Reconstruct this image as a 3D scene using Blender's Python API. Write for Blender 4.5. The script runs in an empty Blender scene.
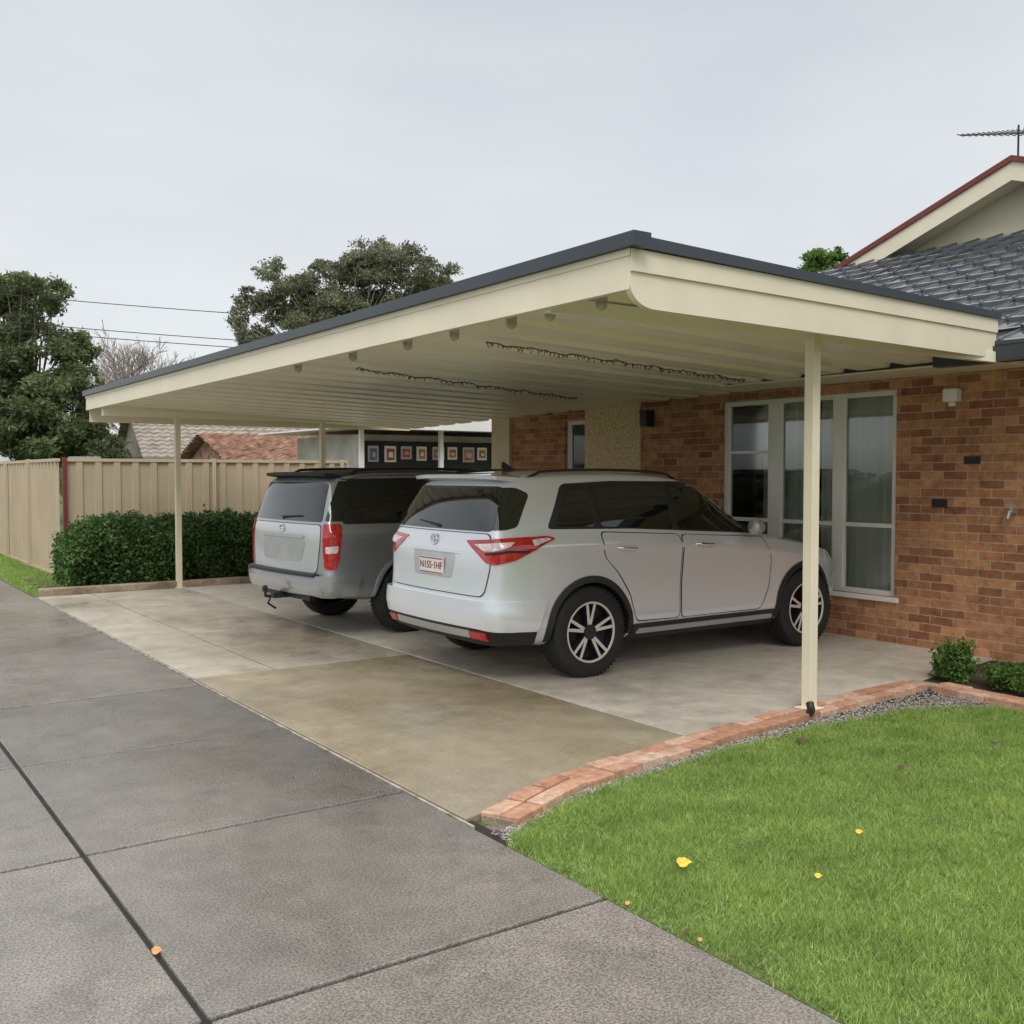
import bpy, bmesh, math, random
import numpy as np
from mathutils import Vector, Matrix
from mathutils.bvhtree import BVHTree
random.seed(7); RNG=np.random.default_rng(7)
SC=bpy.context.scene; COL=SC.collection

# ---------------------------------------------------------------- helpers
def link(name, data, parent=None, loc=(0,0,0), label=None, category=None, kind=None, group=None):
    o=bpy.data.objects.new(name,data); COL.objects.link(o); o.location=loc
    if parent is not None: o.parent=parent
    if label: o["label"]=label
    if category: o["category"]=category
    if kind: o["kind"]=kind
    if group: o["group"]=group
    return o
def empty(name, loc, label, category, group=None):
    o=link(name,None,None,loc,label,category,None,group); o.empty_display_size=.2; return o

class MB:
    def __init__(s): s.v=[]; s.f=[]; s.m=[]
    def add(s,vs,fs,m=0):
        b=len(s.v); s.v+= [tuple(p) for p in vs]; s.f+=[tuple(i+b for i in f) for f in fs]; s.m+=[m]*len(fs); return s
    def box(s,x0,x1,y0,y1,z0,z1,m=0,M=None):
        vs=[Vector(p) for p in [(x0,y0,z0),(x1,y0,z0),(x1,y1,z0),(x0,y1,z0),(x0,y0,z1),(x1,y0,z1),(x1,y1,z1),(x0,y1,z1)]]
        if M is not None: vs=[M@p for p in vs]
        return s.add(vs,[(0,3,2,1),(4,5,6,7),(0,1,5,4),(1,2,6,5),(2,3,7,6),(3,0,4,7)],m)
    def tube(s,pts,rad,n=8,m=0,cap=True):
        pts=[Vector(p) for p in pts]
        if not hasattr(rad,'__len__'): rad=[rad]*len(pts)
        vs=[];fs=[]
        for i,p in enumerate(pts):
            t=(pts[min(i+1,len(pts)-1)]-pts[max(i-1,0)]).normalized()
            a=t.cross(Vector((0,0,1)));
            if a.length<1e-3: a=t.cross(Vector((1,0,0)))
            a.normalize(); b=t.cross(a)
            for k in range(n):
                an=2*math.pi*k/n; vs.append(p+(a*math.cos(an)+b*math.sin(an))*rad[i])
        for i in range(len(pts)-1):
            for k in range(n):
                k2=(k+1)%n; fs.append((i*n+k,i*n+k2,(i+1)*n+k2,(i+1)*n+k))
        if cap: fs.append(tuple(range(n-1,-1,-1))); fs.append(tuple((len(pts)-1)*n+k for k in range(n)))
        return s.add(vs,fs,m)
    def prism(s,poly,d,m=0):
        n=len(poly); d=Vector(d); p=[Vector(q) for q in poly]
        fs=[tuple(range(n)),tuple(range(2*n-1,n-1,-1))]+[(i,n+i,n+(i+1)%n,(i+1)%n) for i in range(n)]
        return s.add(p+[q+d for q in p],fs,m)
    def lathe(s,prof,n=48,m=0,c=(0,0,0),sgn=1):
        vs=[];fs=[]
        for r,y in prof:
            for k in range(n):
                a=2*math.pi*k/n; vs.append((c[0]+r*math.cos(a),c[1]+sgn*y,c[2]+r*math.sin(a)))
        for i in range(len(prof)-1):
            for k in range(n):
                k2=(k+1)%n; fs.append((i*n+k,i*n+k2,(i+1)*n+k2,(i+1)*n+k))
        return s.add(vs,fs,m)
    def build(s,name,mats,parent=None,loc=(0,0,0),smooth=False,bevel=0,recalc=True,**kw):
        me=bpy.data.meshes.new(name); me.from_pydata(s.v,[],s.f)
        if not isinstance(mats,(list,tuple)): mats=[mats]
        for mt in mats: me.materials.append(mt)
        me.polygons.foreach_set("material_index",s.m)
        if recalc:
            bm=bmesh.new(); bm.from_mesh(me); bmesh.ops.recalc_face_normals(bm,faces=bm.faces); bm.to_mesh(me); bm.free()
        if smooth:
            me.polygons.foreach_set("use_smooth",[True]*len(me.polygons))
            try: me.set_sharp_from_angle(angle=math.radians(40))
            except Exception: pass
        o=link(name,me,parent,loc,**kw)
        if bevel:
            b=o.modifiers.new("bevel",'BEVEL'); b.width=bevel; b.segments=2; b.limit_method='ANGLE'
        return o

def arr_mesh(name,verts,faces,mat,smooth=False):
    verts=np.asarray(verts,np.float32); faces=np.asarray(faces,np.int32); k=faces.shape[1]
    me=bpy.data.meshes.new(name); me.vertices.add(len(verts)); me.vertices.foreach_set("co",verts.ravel())
    me.loops.add(faces.size); me.loops.foreach_set("vertex_index",faces.ravel())
    me.polygons.add(len(faces)); me.polygons.foreach_set("loop_start",np.arange(len(faces),dtype=np.int32)*k)
    me.polygons.foreach_set("loop_total",np.full(len(faces),k,np.int32))
    me.update(calc_edges=True); me.validate()
    me.materials.append(mat)
    return me

# ---------------------------------------------------------------- materials
class NT:
    def __init__(s,name):
        s.mat=bpy.data.materials.new(name); s.mat.use_nodes=True; s.t=s.mat.node_tree; s.t.nodes.clear()
        s.out=s.n('ShaderNodeOutputMaterial'); s.b=s.n('ShaderNodeBsdfPrincipled'); s.l(s.b.outputs[0],s.out.inputs[0])
    def n(s,ty,**kw):
        nd=s.t.nodes.new(ty)
        for k,v in kw.items(): setattr(nd,k,v)
        return nd
    def l(s,a,b): s.t.links.new(a,b)
    def co(s,kind='Object',scale=(1,1,1)):
        tc=s.n('ShaderNodeTexCoord'); mp=s.n('ShaderNodeMapping'); mp.inputs['Scale'].default_value=scale
        s.l(tc.outputs[kind],mp.inputs[0]); return mp.outputs[0]
    def noise(s,sc,detail=4,rough=.55,vec=None):
        nn=s.n('ShaderNodeTexNoise'); nn.inputs['Scale'].default_value=sc; nn.inputs['Detail'].default_value=detail; nn.inputs['Roughness'].default_value=rough
        s.l(vec if vec is not None else s.co(),nn.inputs['Vector']); return nn.outputs['Fac']
    def ramp(s,fac,stops):
        r=s.n('ShaderNodeValToRGB'); els=r.color_ramp.elements
        while len(els)<len(stops): els.new(.5)
        for e,(p,c) in zip(els,stops):
            e.position=p; e.color=(c if len(c)==4 else tuple(c)+(1,)) if hasattr(c,'__len__') else (c,c,c,1)
        s.l(fac,r.inputs[0]); return r.outputs[0]
    def mix(s,fac,a,b,mode='MIX'):
        m=s.n('ShaderNodeMix',data_type='RGBA',blend_type=mode)
        for sock,val in ((m.inputs[0],fac),(m.inputs[6],a),(m.inputs[7],b)):
            if hasattr(val,'links'): s.l(val,sock)
            elif hasattr(val,'__len__'): sock.default_value=tuple(val)+((1,) if len(val)==3 else ())
            else: sock.default_value=val
        return m.outputs[2]
    def bump(s,h,strength=.3,dist=.01):
        b=s.n('ShaderNodeBump'); b.inputs['Strength'].default_value=strength; b.inputs['Distance'].default_value=dist
        s.l(h,b.inputs['Height']); s.l(b.outputs[0],s.b.inputs['Normal'])
    def set(s,**kw):
        for k,v in kw.items():
            k={'base':'Base Color','rough':'Roughness','metal':'Metallic','coat':'Coat Weight','coatr':'Coat Roughness','spec':'Specular IOR Level','trans':'Transmission Weight'}.get(k,k)
            if hasattr(v,'links'): s.l(v,s.b.inputs[k])
            else:
                if hasattr(v,'__len__') and len(v)==3: v=tuple(v)+(1,)
                s.b.inputs[k].default_value=v
        return s
def simple(name,c,rough=.5,metal=0,var=.15,vs=3,coat=0,spec=.5,bump=0,bs=60):
    m=NT(name)
    d=tuple(x*(1-var) for x in c); e=tuple(min(1,x*(1+var)) for x in c)
    m.set(base=m.ramp(m.noise(vs,5),[(.3,d),(.7,e)]),rough=rough,metal=metal,coat=coat,spec=spec)
    if bump: m.bump(m.noise(bs,3),bump,.005)
    return m.mat
def concrete(name,dry,wet,lo=.3,hi=.55,scale=.6,rw=.18,rd=.55,stretch=(1,1,1),spk=.35,tint=None,spots=0,panel=0,spec=.5):
    m=NT(name); v=m.co('Object',stretch)
    w=m.ramp(m.noise(scale,7,.62,v),[(lo,0),(hi,1)])
    c=m.mix(w,wet,dry)
    f=m.ramp(m.noise(4,7,.7),[(.3,(.78,.78,.78)),(.7,(1.16,1.16,1.16))])
    c=m.mix(1,c,f,'MULTIPLY')
    sp=m.ramp(m.noise(105,3,.75),[(.39,(1-spk,)*3),(.5,(1,1,1)),(.61,(1+spk,)*3)])
    c=m.mix(1,c,sp,'MULTIPLY')
    if panel:
        g=m.n('ShaderNodeNewGeometry'); c=m.mix(1,c,m.ramp(g.outputs['Random Per Island'],[(0,(1-panel,)*3),(1,(1+panel,1+panel*.97,1+panel*.92))]),'MULTIPLY')
    if spots:
        s_=m.ramp(m.noise(1.9,6,.7),[(.36,(spots,)*3),(.44,(1,1,1))]); c=m.mix(1,c,s_,'MULTIPLY')
    if tint is not None:
        tt=m.ramp(m.noise(.9,4,.6),[(.35,0),(.65,1)]); c=m.mix(tt,c,m.mix(1,c,tint,'MULTIPLY'))
    r=m.mix(w,(rw,)*3,(rd,)*3)
    m.set(base=c,rough=r,spec=spec)
    m.bump(m.noise(105,4,.7),.35,.0025)
    return m.mat
def leafmat(name,c1,c2,c3,rough=.5,tl=.4):
    m=NT(name); g=m.n('ShaderNodeNewGeometry')
    a=m.ramp(g.outputs['Random Per Island'],[(0,c1),(.5,c2),(1,c3)])
    n=m.ramp(m.noise(.9,3),[(.35,(.65,.65,.65)),(.65,(1.3,1.3,1.3))])
    col=m.mix(1,a,n,'MULTIPLY'); m.set(base=col,rough=rough,spec=.3)
    tr=m.n('ShaderNodeBsdfTranslucent'); m.l(col,tr.inputs[0]); mx=m.n('ShaderNodeMixShader'); mx.inputs[0].default_value=tl
    m.l(m.b.outputs[0],mx.inputs[1]); m.l(tr.outputs[0],mx.inputs[2]); m.l(mx.outputs[0],m.out.inputs[0])
    return m.mat
def brickmat(name):
    m=NT(name); tc=m.n('ShaderNodeTexCoord'); sx=m.n('ShaderNodeSeparateXYZ'); m.l(tc.outputs['Object'],sx.inputs[0])
    ad=m.n('ShaderNodeMath',operation='ADD'); m.l(sx.outputs[0],ad.inputs[0]); m.l(sx.outputs[1],ad.inputs[1])
    cb=m.n('ShaderNodeCombineXYZ'); m.l(ad.outputs[0],cb.inputs[0]); m.l(sx.outputs[2],cb.inputs[1])
    nz=m.n('ShaderNodeTexNoise'); nz.inputs['Scale'].default_value=25; m.l(cb.outputs[0],nz.inputs['Vector'])
    va=m.n('ShaderNodeVectorMath',operation='MULTIPLY_ADD'); m.l(nz.outputs['Color'],va.inputs[0]); va.inputs[1].default_value=(.007,.007,0); m.l(cb.outputs[0],va.inputs[2])
    b=m.n('ShaderNodeTexBrick'); b.inputs['Scale'].default_value=1; b.inputs['Brick Width'].default_value=.235; b.inputs['Row Height'].default_value=.080
    b.inputs['Mortar Size'].default_value=.0052; b.inputs['Mortar Smooth'].default_value=.2; b.inputs['Bias'].default_value=0
    b.inputs['Color1'].default_value=(.58,.29,.14,1); b.inputs['Color2'].default_value=(.28,.115,.06,1); b.inputs['Mortar'].default_value=(.46,.39,.31,1)
    m.l(va.outputs[0],b.inputs['Vector'])
    n1=m.ramp(m.noise(11,6,.78,cb.outputs[0]),[(.3,(.55,.52,.50)),(.5,(1,1,1)),(.70,(1.3,1.27,1.2))])
    n2=m.ramp(m.noise(.8,4,.6,cb.outputs[0]),[(.3,(.86,.86,.86)),(.7,(1.12,1.12,1.12))])
    m.set(base=m.mix(1,m.mix(1,b.outputs['Color'],n1,'MULTIPLY'),n2,'MULTIPLY'),rough=.85,spec=.2)
    inv=m.n('ShaderNodeMath',operation='SUBTRACT'); inv.inputs[0].default_value=1; m.l(b.outputs['Fac'],inv.inputs[1])
    h=m.n('ShaderNodeMath',operation='MULTIPLY_ADD'); m.l(m.noise(60,4,.7,cb.outputs[0]),h.inputs[0]); h.inputs[1].default_value=.35; m.l(inv.outputs[0],h.inputs[2])
    m.bump(h.outputs[0],.8,.008)
    return m.mat
def glassmat(name,tint,refl=.0):
    m=NT(name); m.t.nodes.remove(m.b)
    tr=m.n('ShaderNodeBsdfTransparent'); tr.inputs[0].default_value=tint+(1,)
    gl=m.n('ShaderNodeBsdfGlossy'); gl.inputs['Roughness'].default_value=.03
    fr=m.n('ShaderNodeFresnel'); fr.inputs[0].default_value=1.5
    ad=m.n('ShaderNodeMath',operation='ADD'); ad.inputs[1].default_value=refl; m.l(fr.outputs[0],ad.inputs[0])
    mx=m.n('ShaderNodeMixShader'); m.l(ad.outputs[0],mx.inputs[0]); m.l(tr.outputs[0],mx.inputs[1]); m.l(gl.outputs[0],mx.inputs[2]); m.l(mx.outputs[0],m.out.inputs[0])
    return m.mat

M={}
M['cream']=simple('cream_paint',(.82,.74,.57),.42,var=.05,vs=2)
m=NT('ceiling_sheet'); c=m.ramp(m.noise(.7,4,.6,m.co('Object',(.5,1.6,1))),[(.3,(.86,.82,.58)),(.55,(.93,.89,.74)),(.75,(.94,.91,.80))]); m.set(base=c,rough=.32); M['ceil']=m.mat
M['white']=simple('white_frame_paint',(.84,.83,.79),.4,var=.04)
M['slate']=simple('slate_metal',(.034,.046,.058),.35,var=.1)
M['red']=simple('red_brown_metal',(.17,.035,.026),.45,var=.1)
M['brick']=brickmat('brickwork')
M['render']=simple('textured_render',(.70,.54,.33),.9,var=.4,vs=30,bump=.8,bs=45)
M['tile']=simple('glazed_slate_tile',(.030,.037,.046),.15,var=.5,vs=4,coat=.8)
M['terra']=simple('terracotta_tile',(.32,.19,.135),.75,var=.6,vs=5)
M['greyroof']=simple('weathered_roof',(.32,.275,.23),.8,var=.3,vs=3)
M['sheetgrey']=simple('green_grey_sheet',(.20,.22,.20),.6,var=.1)
M['fence']=simple('fence_sheet',(.47,.385,.265),.5,var=.10,vs=1)
M['fence2']=simple('fence_rail',(.52,.43,.30),.5,var=.05)
M['soil']=simple('soil',(.05,.038,.028),.95,var=.4,vs=12,bump=.8,bs=30)
M['black']=simple('black_plastic',(.020,.020,.022),.5,var=.2)
M['rubber']=simple('tyre_rubber',(.018,.018,.019),.75,var=.25,vs=10)
M['alloy']=simple('alloy',(.74,.71,.66),.3,metal=.25,var=.06,coat=.5)
M['darkalloy']=simple('dark_alloy',(.025,.025,.027),.35,metal=.2,var=.1)
M['chrome']=simple('chrome',(.75,.75,.76),.12,metal=1,var=.03)
M['satin']=simple('satin_trim',(.50,.50,.50),.35,metal=.5,var=.05)
M['bulb']=simple('bulb_plastic',(.45,.42,.33),.35,var=.1)
M['glass_dark']=simple('tinted_glass',(.006,.010,.009),.02,var=.1,coat=.6,spec=.6)
M['lens']=simple('red_lens',(.46,.010,.012),.06,var=.45,vs=22,coat=1.0)
M['lensclear']=simple('clear_lens',(.80,.66,.66),.08,var=.3,vs=26,coat=1.0)
M['plate']=simple('plate_white',(.80,.80,.78),.4,var=.04)
M['redtext']=simple('red_lettering',(.35,.02,.03),.4,var=.02)
M['dirtgap']=simple('joint_filler',(.022,.020,.018),.9,var=.2,vs=8)
M['curtain']=simple('curtain_fabric',(.84,.84,.78),.9,var=.06,vs=4)
M['dark']=simple('dark_interior',(.03,.03,.028),.9,var=.2)
M['pane']=glassmat('window_pane',(.84,.87,.85),.03)
m=NT('paver_brick'); g=m.n('ShaderNodeNewGeometry')
m.set(base=m.mix(1,m.ramp(g.outputs['Random Per Island'],[(0,(.46,.23,.14)),(.5,(.60,.33,.21)),(1,(.68,.48,.36))]),m.ramp(m.noise(18,5,.7),[(.3,(.55,.55,.55)),(.7,(1.15,1.15,1.15))]),'MULTIPLY'),rough=.75); m.bump(m.noise(80,4),.5,.004); M['paver']=m.mat
def paint(name,c,metal=.3):
    m=NT(name); f=m.ramp(m.noise(900,2),[(.35,tuple(x*.90 for x in c)),(.65,tuple(min(1,x*1.08) for x in c))])
    m.set(base=f,rough=.26,metal=metal,coat=1.0,coatr=.02)
    return m.mat
M['silver']=paint('silver_paint',(.78,.815,.87),.36); M['grey']=paint('grey_silver_paint',(.40,.415,.44),.55); M['gate']=paint('tailgate_silver_paint',(.60,.62,.65),.5)
M['drive']=concrete('driveway_concrete',(.240,.214,.184),(.140,.127,.112),.36,.62,.42,.12,.45,(1,.55,1),.48,None,.80,.13,.6)
M['slabwet']=concrete('stained_slab',(.39,.345,.26),(.26,.215,.14),.34,.68,.55,.13,.5,(1,.7,1),.18,(1.03,.98,.88),.88)
M['slab']=concrete('dry_slab',(.53,.48,.405),(.38,.335,.27),.25,.5,.5,.35,.7,(1,1,1),.14)
M['slabL']=concrete('damp_slab',(.49,.44,.355),(.32,.275,.21),.34,.6,.6,.16,.6,(1,.6,1),.14,None,.9,.05)
M['kerb']=concrete('kerb_concrete',(.40,.32,.23),(.24,.18,.12),.35,.6,2,.4,.8)
M['edge']=simple('pale_joint_strip',(.38,.35,.29),.8,var=.6,vs=7)
M['bark']=simple('bark',(.16,.13,.10),.9,var=.4,vs=6,bump=.7,bs=20)
M['barkgrey']=simple('grey_bark',(.34,.30,.27),.9,var=.3,vs=6)
M['leafA']=leafmat('foliage_dark',(.09,.125,.055),(.155,.195,.085),(.23,.27,.13),tl=.45)
M['leafE']=leafmat('foliage_eucalypt',(.13,.145,.09),(.21,.22,.135),(.30,.30,.19),tl=.45)
M['leafH']=leafmat('foliage_hedge',(.032,.075,.022),(.07,.135,.036),(.14,.23,.06),tl=.3)
M['leafB']=leafmat('foliage_bright',(.07,.14,.03),(.14,.24,.05),(.2,.32,.08))

# ---------------------------------------------------------------- camera
H=1.65; YAW=math.radians(34.8)
cam=bpy.data.cameras.new("camera"); co=bpy.data.objects.new("camera",cam); COL.objects.link(co)
cam.sensor_width=36; cam.lens=36; cam.clip_start=.05; cam.clip_end=2500
co.location=(0,0,H); co.rotation_euler=(math.radians(90-2.12),0,-YAW); SC.camera=co
SC.view_settings.view_transform='Standard'; SC.view_settings.look='None'; SC.view_settings.exposure=0
def ray(u,v,d):
    r=(u-512)/1024
    return Vector(((math.sin(YAW)+math.cos(YAW)*r)*d,(math.cos(YAW)-math.sin(YAW)*r)*d,H+(474-v)/1024*d))

# ---------------------------------------------------------------- world + sun
w=bpy.data.worlds.new("World"); SC.world=w; w.use_nodes=True; t=w.node_tree; t.nodes.clear()
out=t.nodes.new('ShaderNodeOutputWorld'); bg=t.nodes.new('ShaderNodeBackground'); t.links.new(bg.outputs[0],out.inputs[0])
sky=t.nodes.new('ShaderNodeTexSky'); sky.sky_type='NISHITA'; sky.sun_disc=False; sky.sun_elevation=math.radians(48); sky.sun_rotation=math.radians(215)
tc=t.nodes.new('ShaderNodeTexCoord'); sp=t.nodes.new('ShaderNodeSeparateXYZ'); t.links.new(tc.outputs['Generated'],sp.inputs[0])
rp=t.nodes.new('ShaderNodeValToRGB'); t.links.new(sp.outputs[2],rp.inputs[0])
els=rp.color_ramp.elements
for _ in range(5): els.new(.5)
for e,(p,c) in zip(els,[(0,(5.0,5.0,4.9)),(.03,(8.8,8.95,9.0)),(.12,(8.9,9.15,9.3)),(.28,(8.3,8.6,8.9)),(.44,(7.5,7.8,8.15)),(.7,(15.5,15.7,15.9)),(1,(24,24,24))]): e.position=p; e.color=tuple(x/24 for x in c)+(1,)
mp=t.nodes.new('ShaderNodeMapping'); mp.inputs['Scale'].default_value=(1,1,3.2); t.links.new(tc.outputs['Generated'],mp.inputs[0])
nz=t.nodes.new('ShaderNodeTexNoise'); nz.inputs['Scale'].default_value=2.0; nz.inputs['Detail'].default_value=6; nz.inputs['Roughness'].default_value=.5; t.links.new(mp.outputs[0],nz.inputs['Vector'])
rn=t.nodes.new('ShaderNodeValToRGB'); t.links.new(nz.outputs['Fac'],rn.inputs[0]); rn.color_ramp.elements[0].position=.3; rn.color_ramp.elements[0].color=(.84,.855,.88,1); rn.color_ramp.elements[1].position=.68; rn.color_ramp.elements[1].color=(1,1,1,1)
mu=t.nodes.new('ShaderNodeMix'); mu.data_type='RGBA'; mu.blend_type='MULTIPLY'; mu.inputs[0].default_value=1; t.links.new(rp.outputs[0],mu.inputs[6]); t.links.new(rn.outputs[0],mu.inputs[7])
sc=t.nodes.new('ShaderNodeVectorMath'); sc.operation='SCALE'; sc.inputs['Scale'].default_value=24; t.links.new(mu.outputs[2],sc.inputs[0])
mx=t.nodes.new('ShaderNodeMix'); mx.data_type='RGBA'; mx.inputs[0].default_value=.95; t.links.new(sky.outputs[0],mx.inputs[6]); t.links.new(sc.outputs[0],mx.inputs[7])
t.links.new(mx.outputs[2],bg.inputs[0]); bg.inputs[1].default_value=.1
sun=bpy.data.lights.new("sun",'SUN'); sun.energy=1.5; sun.angle=math.radians(30); sun.color=(1,.96,.9)
so=bpy.data.objects.new("sun",sun); COL.objects.link(so)
el=math.radians(48); az=math.radians(215); dv=Vector((math.sin(az)*math.cos(el),math.cos(az)*math.cos(el),math.sin(el)))
so.rotation_euler=dv.to_track_quat('Z','Y').to_euler(); so.location=dv*30

# ---------------------------------------------------------------- ground
m=NT('ground_grass'); c=m.ramp(m.noise(.25,5),[(.3,(.06,.10,.03)),(.7,(.11,.16,.045))]); c=m.mix(1,c,m.ramp(m.noise(40,4),[(.3,(.5,.5,.5)),(.7,(1.2,1.2,1.2))]),'MULTIPLY'); m.set(base=c,rough=.9); M['ground']=m.mat
b=MB(); b.add([(-900,-900,-.03),(900,-900,-.03),(900,900,-.03),(-900,900,-.03)],[(0,1,2,3)]); b.build('ground',M['ground'],kind='structure')
def slab(b,poly,z0=-.1,z1=0,m=0): b.prism([Vector((x,y,z0)) for x,y in poly],(0,0,z1-z0),m)
b=MB(); xs=[-2.2,-.62,.975,2.552]; g=.010
ys=[3.02+1.63*k for k in range(-5,22)]
for i in range(3):
    for j in range(len(ys)-1):
        gg=g+(.006 if j>7 else 0)
        b.box(xs[i]+g,xs[i+1]-g,ys[j]+gg,ys[j+1]-gg,-.12,0+random.uniform(-.0015,.0015))
b.build('driveway',M['drive'],kind='structure',bevel=.007)
b=MB(); b.box(-2.3,2.62,-6,40,-.2,-.014); b.build('driveway_base',M['dirtgap'],kind='structure')
b=MB(); b.box(2.554,2.568,4.0,14.9,-.1,-.001); b.build('driveway_edge_strip',M['edge'],kind='structure')
b=MB(); slab(b,[(2.58,4.1),(2.66,4.12),(4.53,4.52),(4.53,8.18),(2.58,8.18)],z1=.004); b.build('carport_floor_slab',M['slabwet'],kind='structure',bevel=.005)
b=MB(); slab(b,[(4.542,4.52),(5.7,4.66),(7.3,4.80),(8.72,5.02),(8.72,17.2),(4.542,17.2)],z1=.006); b.build('carport_floor_slab',M['slab'],kind='structure',bevel=.005)
b=MB(); slab(b,[(3.27,8.2),(4.53,8.2),(4.53,14.85),(3.27,14.85)],z1=.005); b.build('carport_floor_slab',M['slabL'],kind='structure',bevel=.005)
b=MB()
for ya,yb in ((8.2,11.4),(11.415,14.85)): slab(b,[(2.58,ya),(3.255,ya),(3.255,yb),(2.58,yb)],z1=.003)
b.build('carport_floor_slab',M['slabL'],kind='structure',bevel=.005)
b=MB(); slab(b,[(2.575,4.15),(8.7,4.6),(8.7,15),(2.575,15)],z0=-.2,z1=-.012); b.build('slab_base',M['dirtgap'],kind='structure')
b=MB(); b.box(2.62,6.4,14.9,15.05,-.1,.10); b.build('kerb',M['kerb'],kind='structure',bevel=.015)
b=MB(); b.box(2.8,6.4,15.06,17.3,-.1,.03); b.box(7.3,8.69,-3,4.9,-.1,-.002); b.build('garden_bed_soil',M['soil'],kind='structure')

def edging(name,path,label):
    b=MB(); P=[Vector((x,y,0)) for x,y in path]; L=0.235
    segs=[(P[i+1]-P[i]).length for i in range(len(P)-1)]; tot=sum(segs); n=int(tot/L)
    def at(s):
        for i,q in enumerate(segs):
            if s<=q or i==len(segs)-1: return P[i].lerp(P[i+1],s/q),(P[i+1]-P[i]).normalized()
            s-=q
    for k in range(n):
        c,t=at((k+.5)*L); ang=math.atan2(t.y,t.x)
        for r in (-1,1):
            Mx=Matrix.Translation(c+Vector((0,0,random.uniform(-.006,.006))))@Matrix.Rotation(ang+random.uniform(-.04,.04),4,'Z')@Matrix.Rotation(random.uniform(-.03,.03),4,'X')
            yc=r*.056+random.uniform(-.005,.005); b.box(-.112,.112,yc-.052,yc+.052,-.05,.032,0,Mx)
    for i in range(len(P)-1):
        t=(P[i+1]-P[i]).normalized(); nn=Vector((-t.y,t.x,0))*.10
        b.prism([P[i]+nn+Vector((0,0,-.05)),P[i]-nn+Vector((0,0,-.05)),P[i+1]-nn+Vector((0,0,-.05)),P[i+1]+nn+Vector((0,0,-.05))],(0,0,.062+i*.002),1)
    return b.build(name,[M['paver'],M['kerb']],bevel=.006,label=label,category='garden edging')
edging('brick_edging',[(2.70,4.0),(3.3,4.25),(4.5,4.47),(5.7,4.60),(7.25,4.72)],'curved row of orange brick edging between concrete slab and lawn')
edging('brick_edging',[(7.20,4.58),(7.12,3.7),(7.0,2.4),(6.95,1)],'orange brick edging around a small garden bed by the house')

# lawn
gx=[2.56,2.7,3.16,4.19,5.2,6.1,6.6,6.95,7.03]; gy=[3.72,3.88,4.09,4.27,4.35,4.33,4.24,4.0,3.3]
def lawn_y(x): return np.interp(x,gx,gy)
m=NT('grass_blade'); g=m.n('ShaderNodeNewGeometry')
c=m.ramp(g.outputs['Random Per Island'],[(0,(.16,.27,.05)),(.45,(.29,.43,.09)),(.85,(.40,.54,.16)),(1,(.58,.58,.30))])
c=m.mix(1,c,m.ramp(m.noise(2.4,7,.75),[(.3,(.66,.70,.64)),(.5,(1,1,1)),(.7,(1.28,1.22,1.2))]),'MULTIPLY'); m.set(base=c,rough=.5,spec=.3)
tr=m.n('ShaderNodeBsdfTranslucent'); m.l(c,tr.inputs[0]); mxx=m.n('ShaderNodeMixShader'); mxx.inputs[0].default_value=.35; m.l(m.b.outputs[0],mxx.inputs[1]); m.l(tr.outputs[0],mxx.inputs[2]); m.l(mxx.outputs[0],m.out.inputs[0])
M['blade']=m.mat
def blades(name,x,y,hmin,hmax,w,z=-.012):
    n=len(x); h=RNG.uniform(hmin,hmax,n)*(1+.35*np.sin(x*7+2*np.sin(y*5))*np.sin(y*6.3)); a=RNG.uniform(0,2*np.pi,n); la=RNG.uniform(0,2*np.pi,n); ln=RNG.uniform(.1,1.3,n)*h
    ww=w*RNG.uniform(.6,1.3,n)/2; dx=np.cos(a)*ww; dy=np.sin(a)*ww; zz=np.full(n,z)
    V=np.stack([np.stack([x-dx,y-dy,zz],1),np.stack([x+dx,y+dy,zz],1),np.stack([x+np.cos(la)*ln,y+np.sin(la)*ln,z+h],1)],1).reshape(-1,3)
    F=np.arange(3*n).reshape(-1,3); return arr_mesh(name,V,F,M['blade'])
n=640000; x=RNG.uniform(2.57,7.03,n); y=RNG.uniform(-.2,4.4,n)
edge=lawn_y(x)-.02+.03*np.sin(x*9)*np.sin(x*23)+RNG.normal(size=n)*.018; k=(y<edge)&(y>.45*x-.9)
x=x[k];y=y[k]
x=np.where(x<2.60,x+RNG.normal(size=len(x))*.02,x)
lawn_surf=MB(); poly=[(2.56,-6)]+[(a,c_) for a,c_ in zip(gx,gy)]+[(7.03,-6)]
lawn_surf.prism([Vector((a,c_,-.08)) for a,c_ in poly],(0,0,.066))
M['under']=simple('lawn_underlay',(.12,.165,.05),.95,var=.45,vs=30)
lo=lawn_surf.build('lawn_soil',M['under'],kind='structure')
link('lawn_grass',blades('lawn_grass',x,y,.010,.032,.0046),kind='stuff',label='short green lawn beside the brick edging',category='grass')
n=60000; x=RNG.uniform(2.6,3.35,n); y=RNG.uniform(15.1,34,n)
link('lawn_grass',blades('lawn_grass',x,y,.03,.08,.014),kind='stuff',label='narrow green grass strip along the fence',category='grass')
b=MB(); b.box(2.57,3.4,15.06,40,-.1,-.01); b.build('grass_strip_soil',M['under'],kind='structure')

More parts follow.
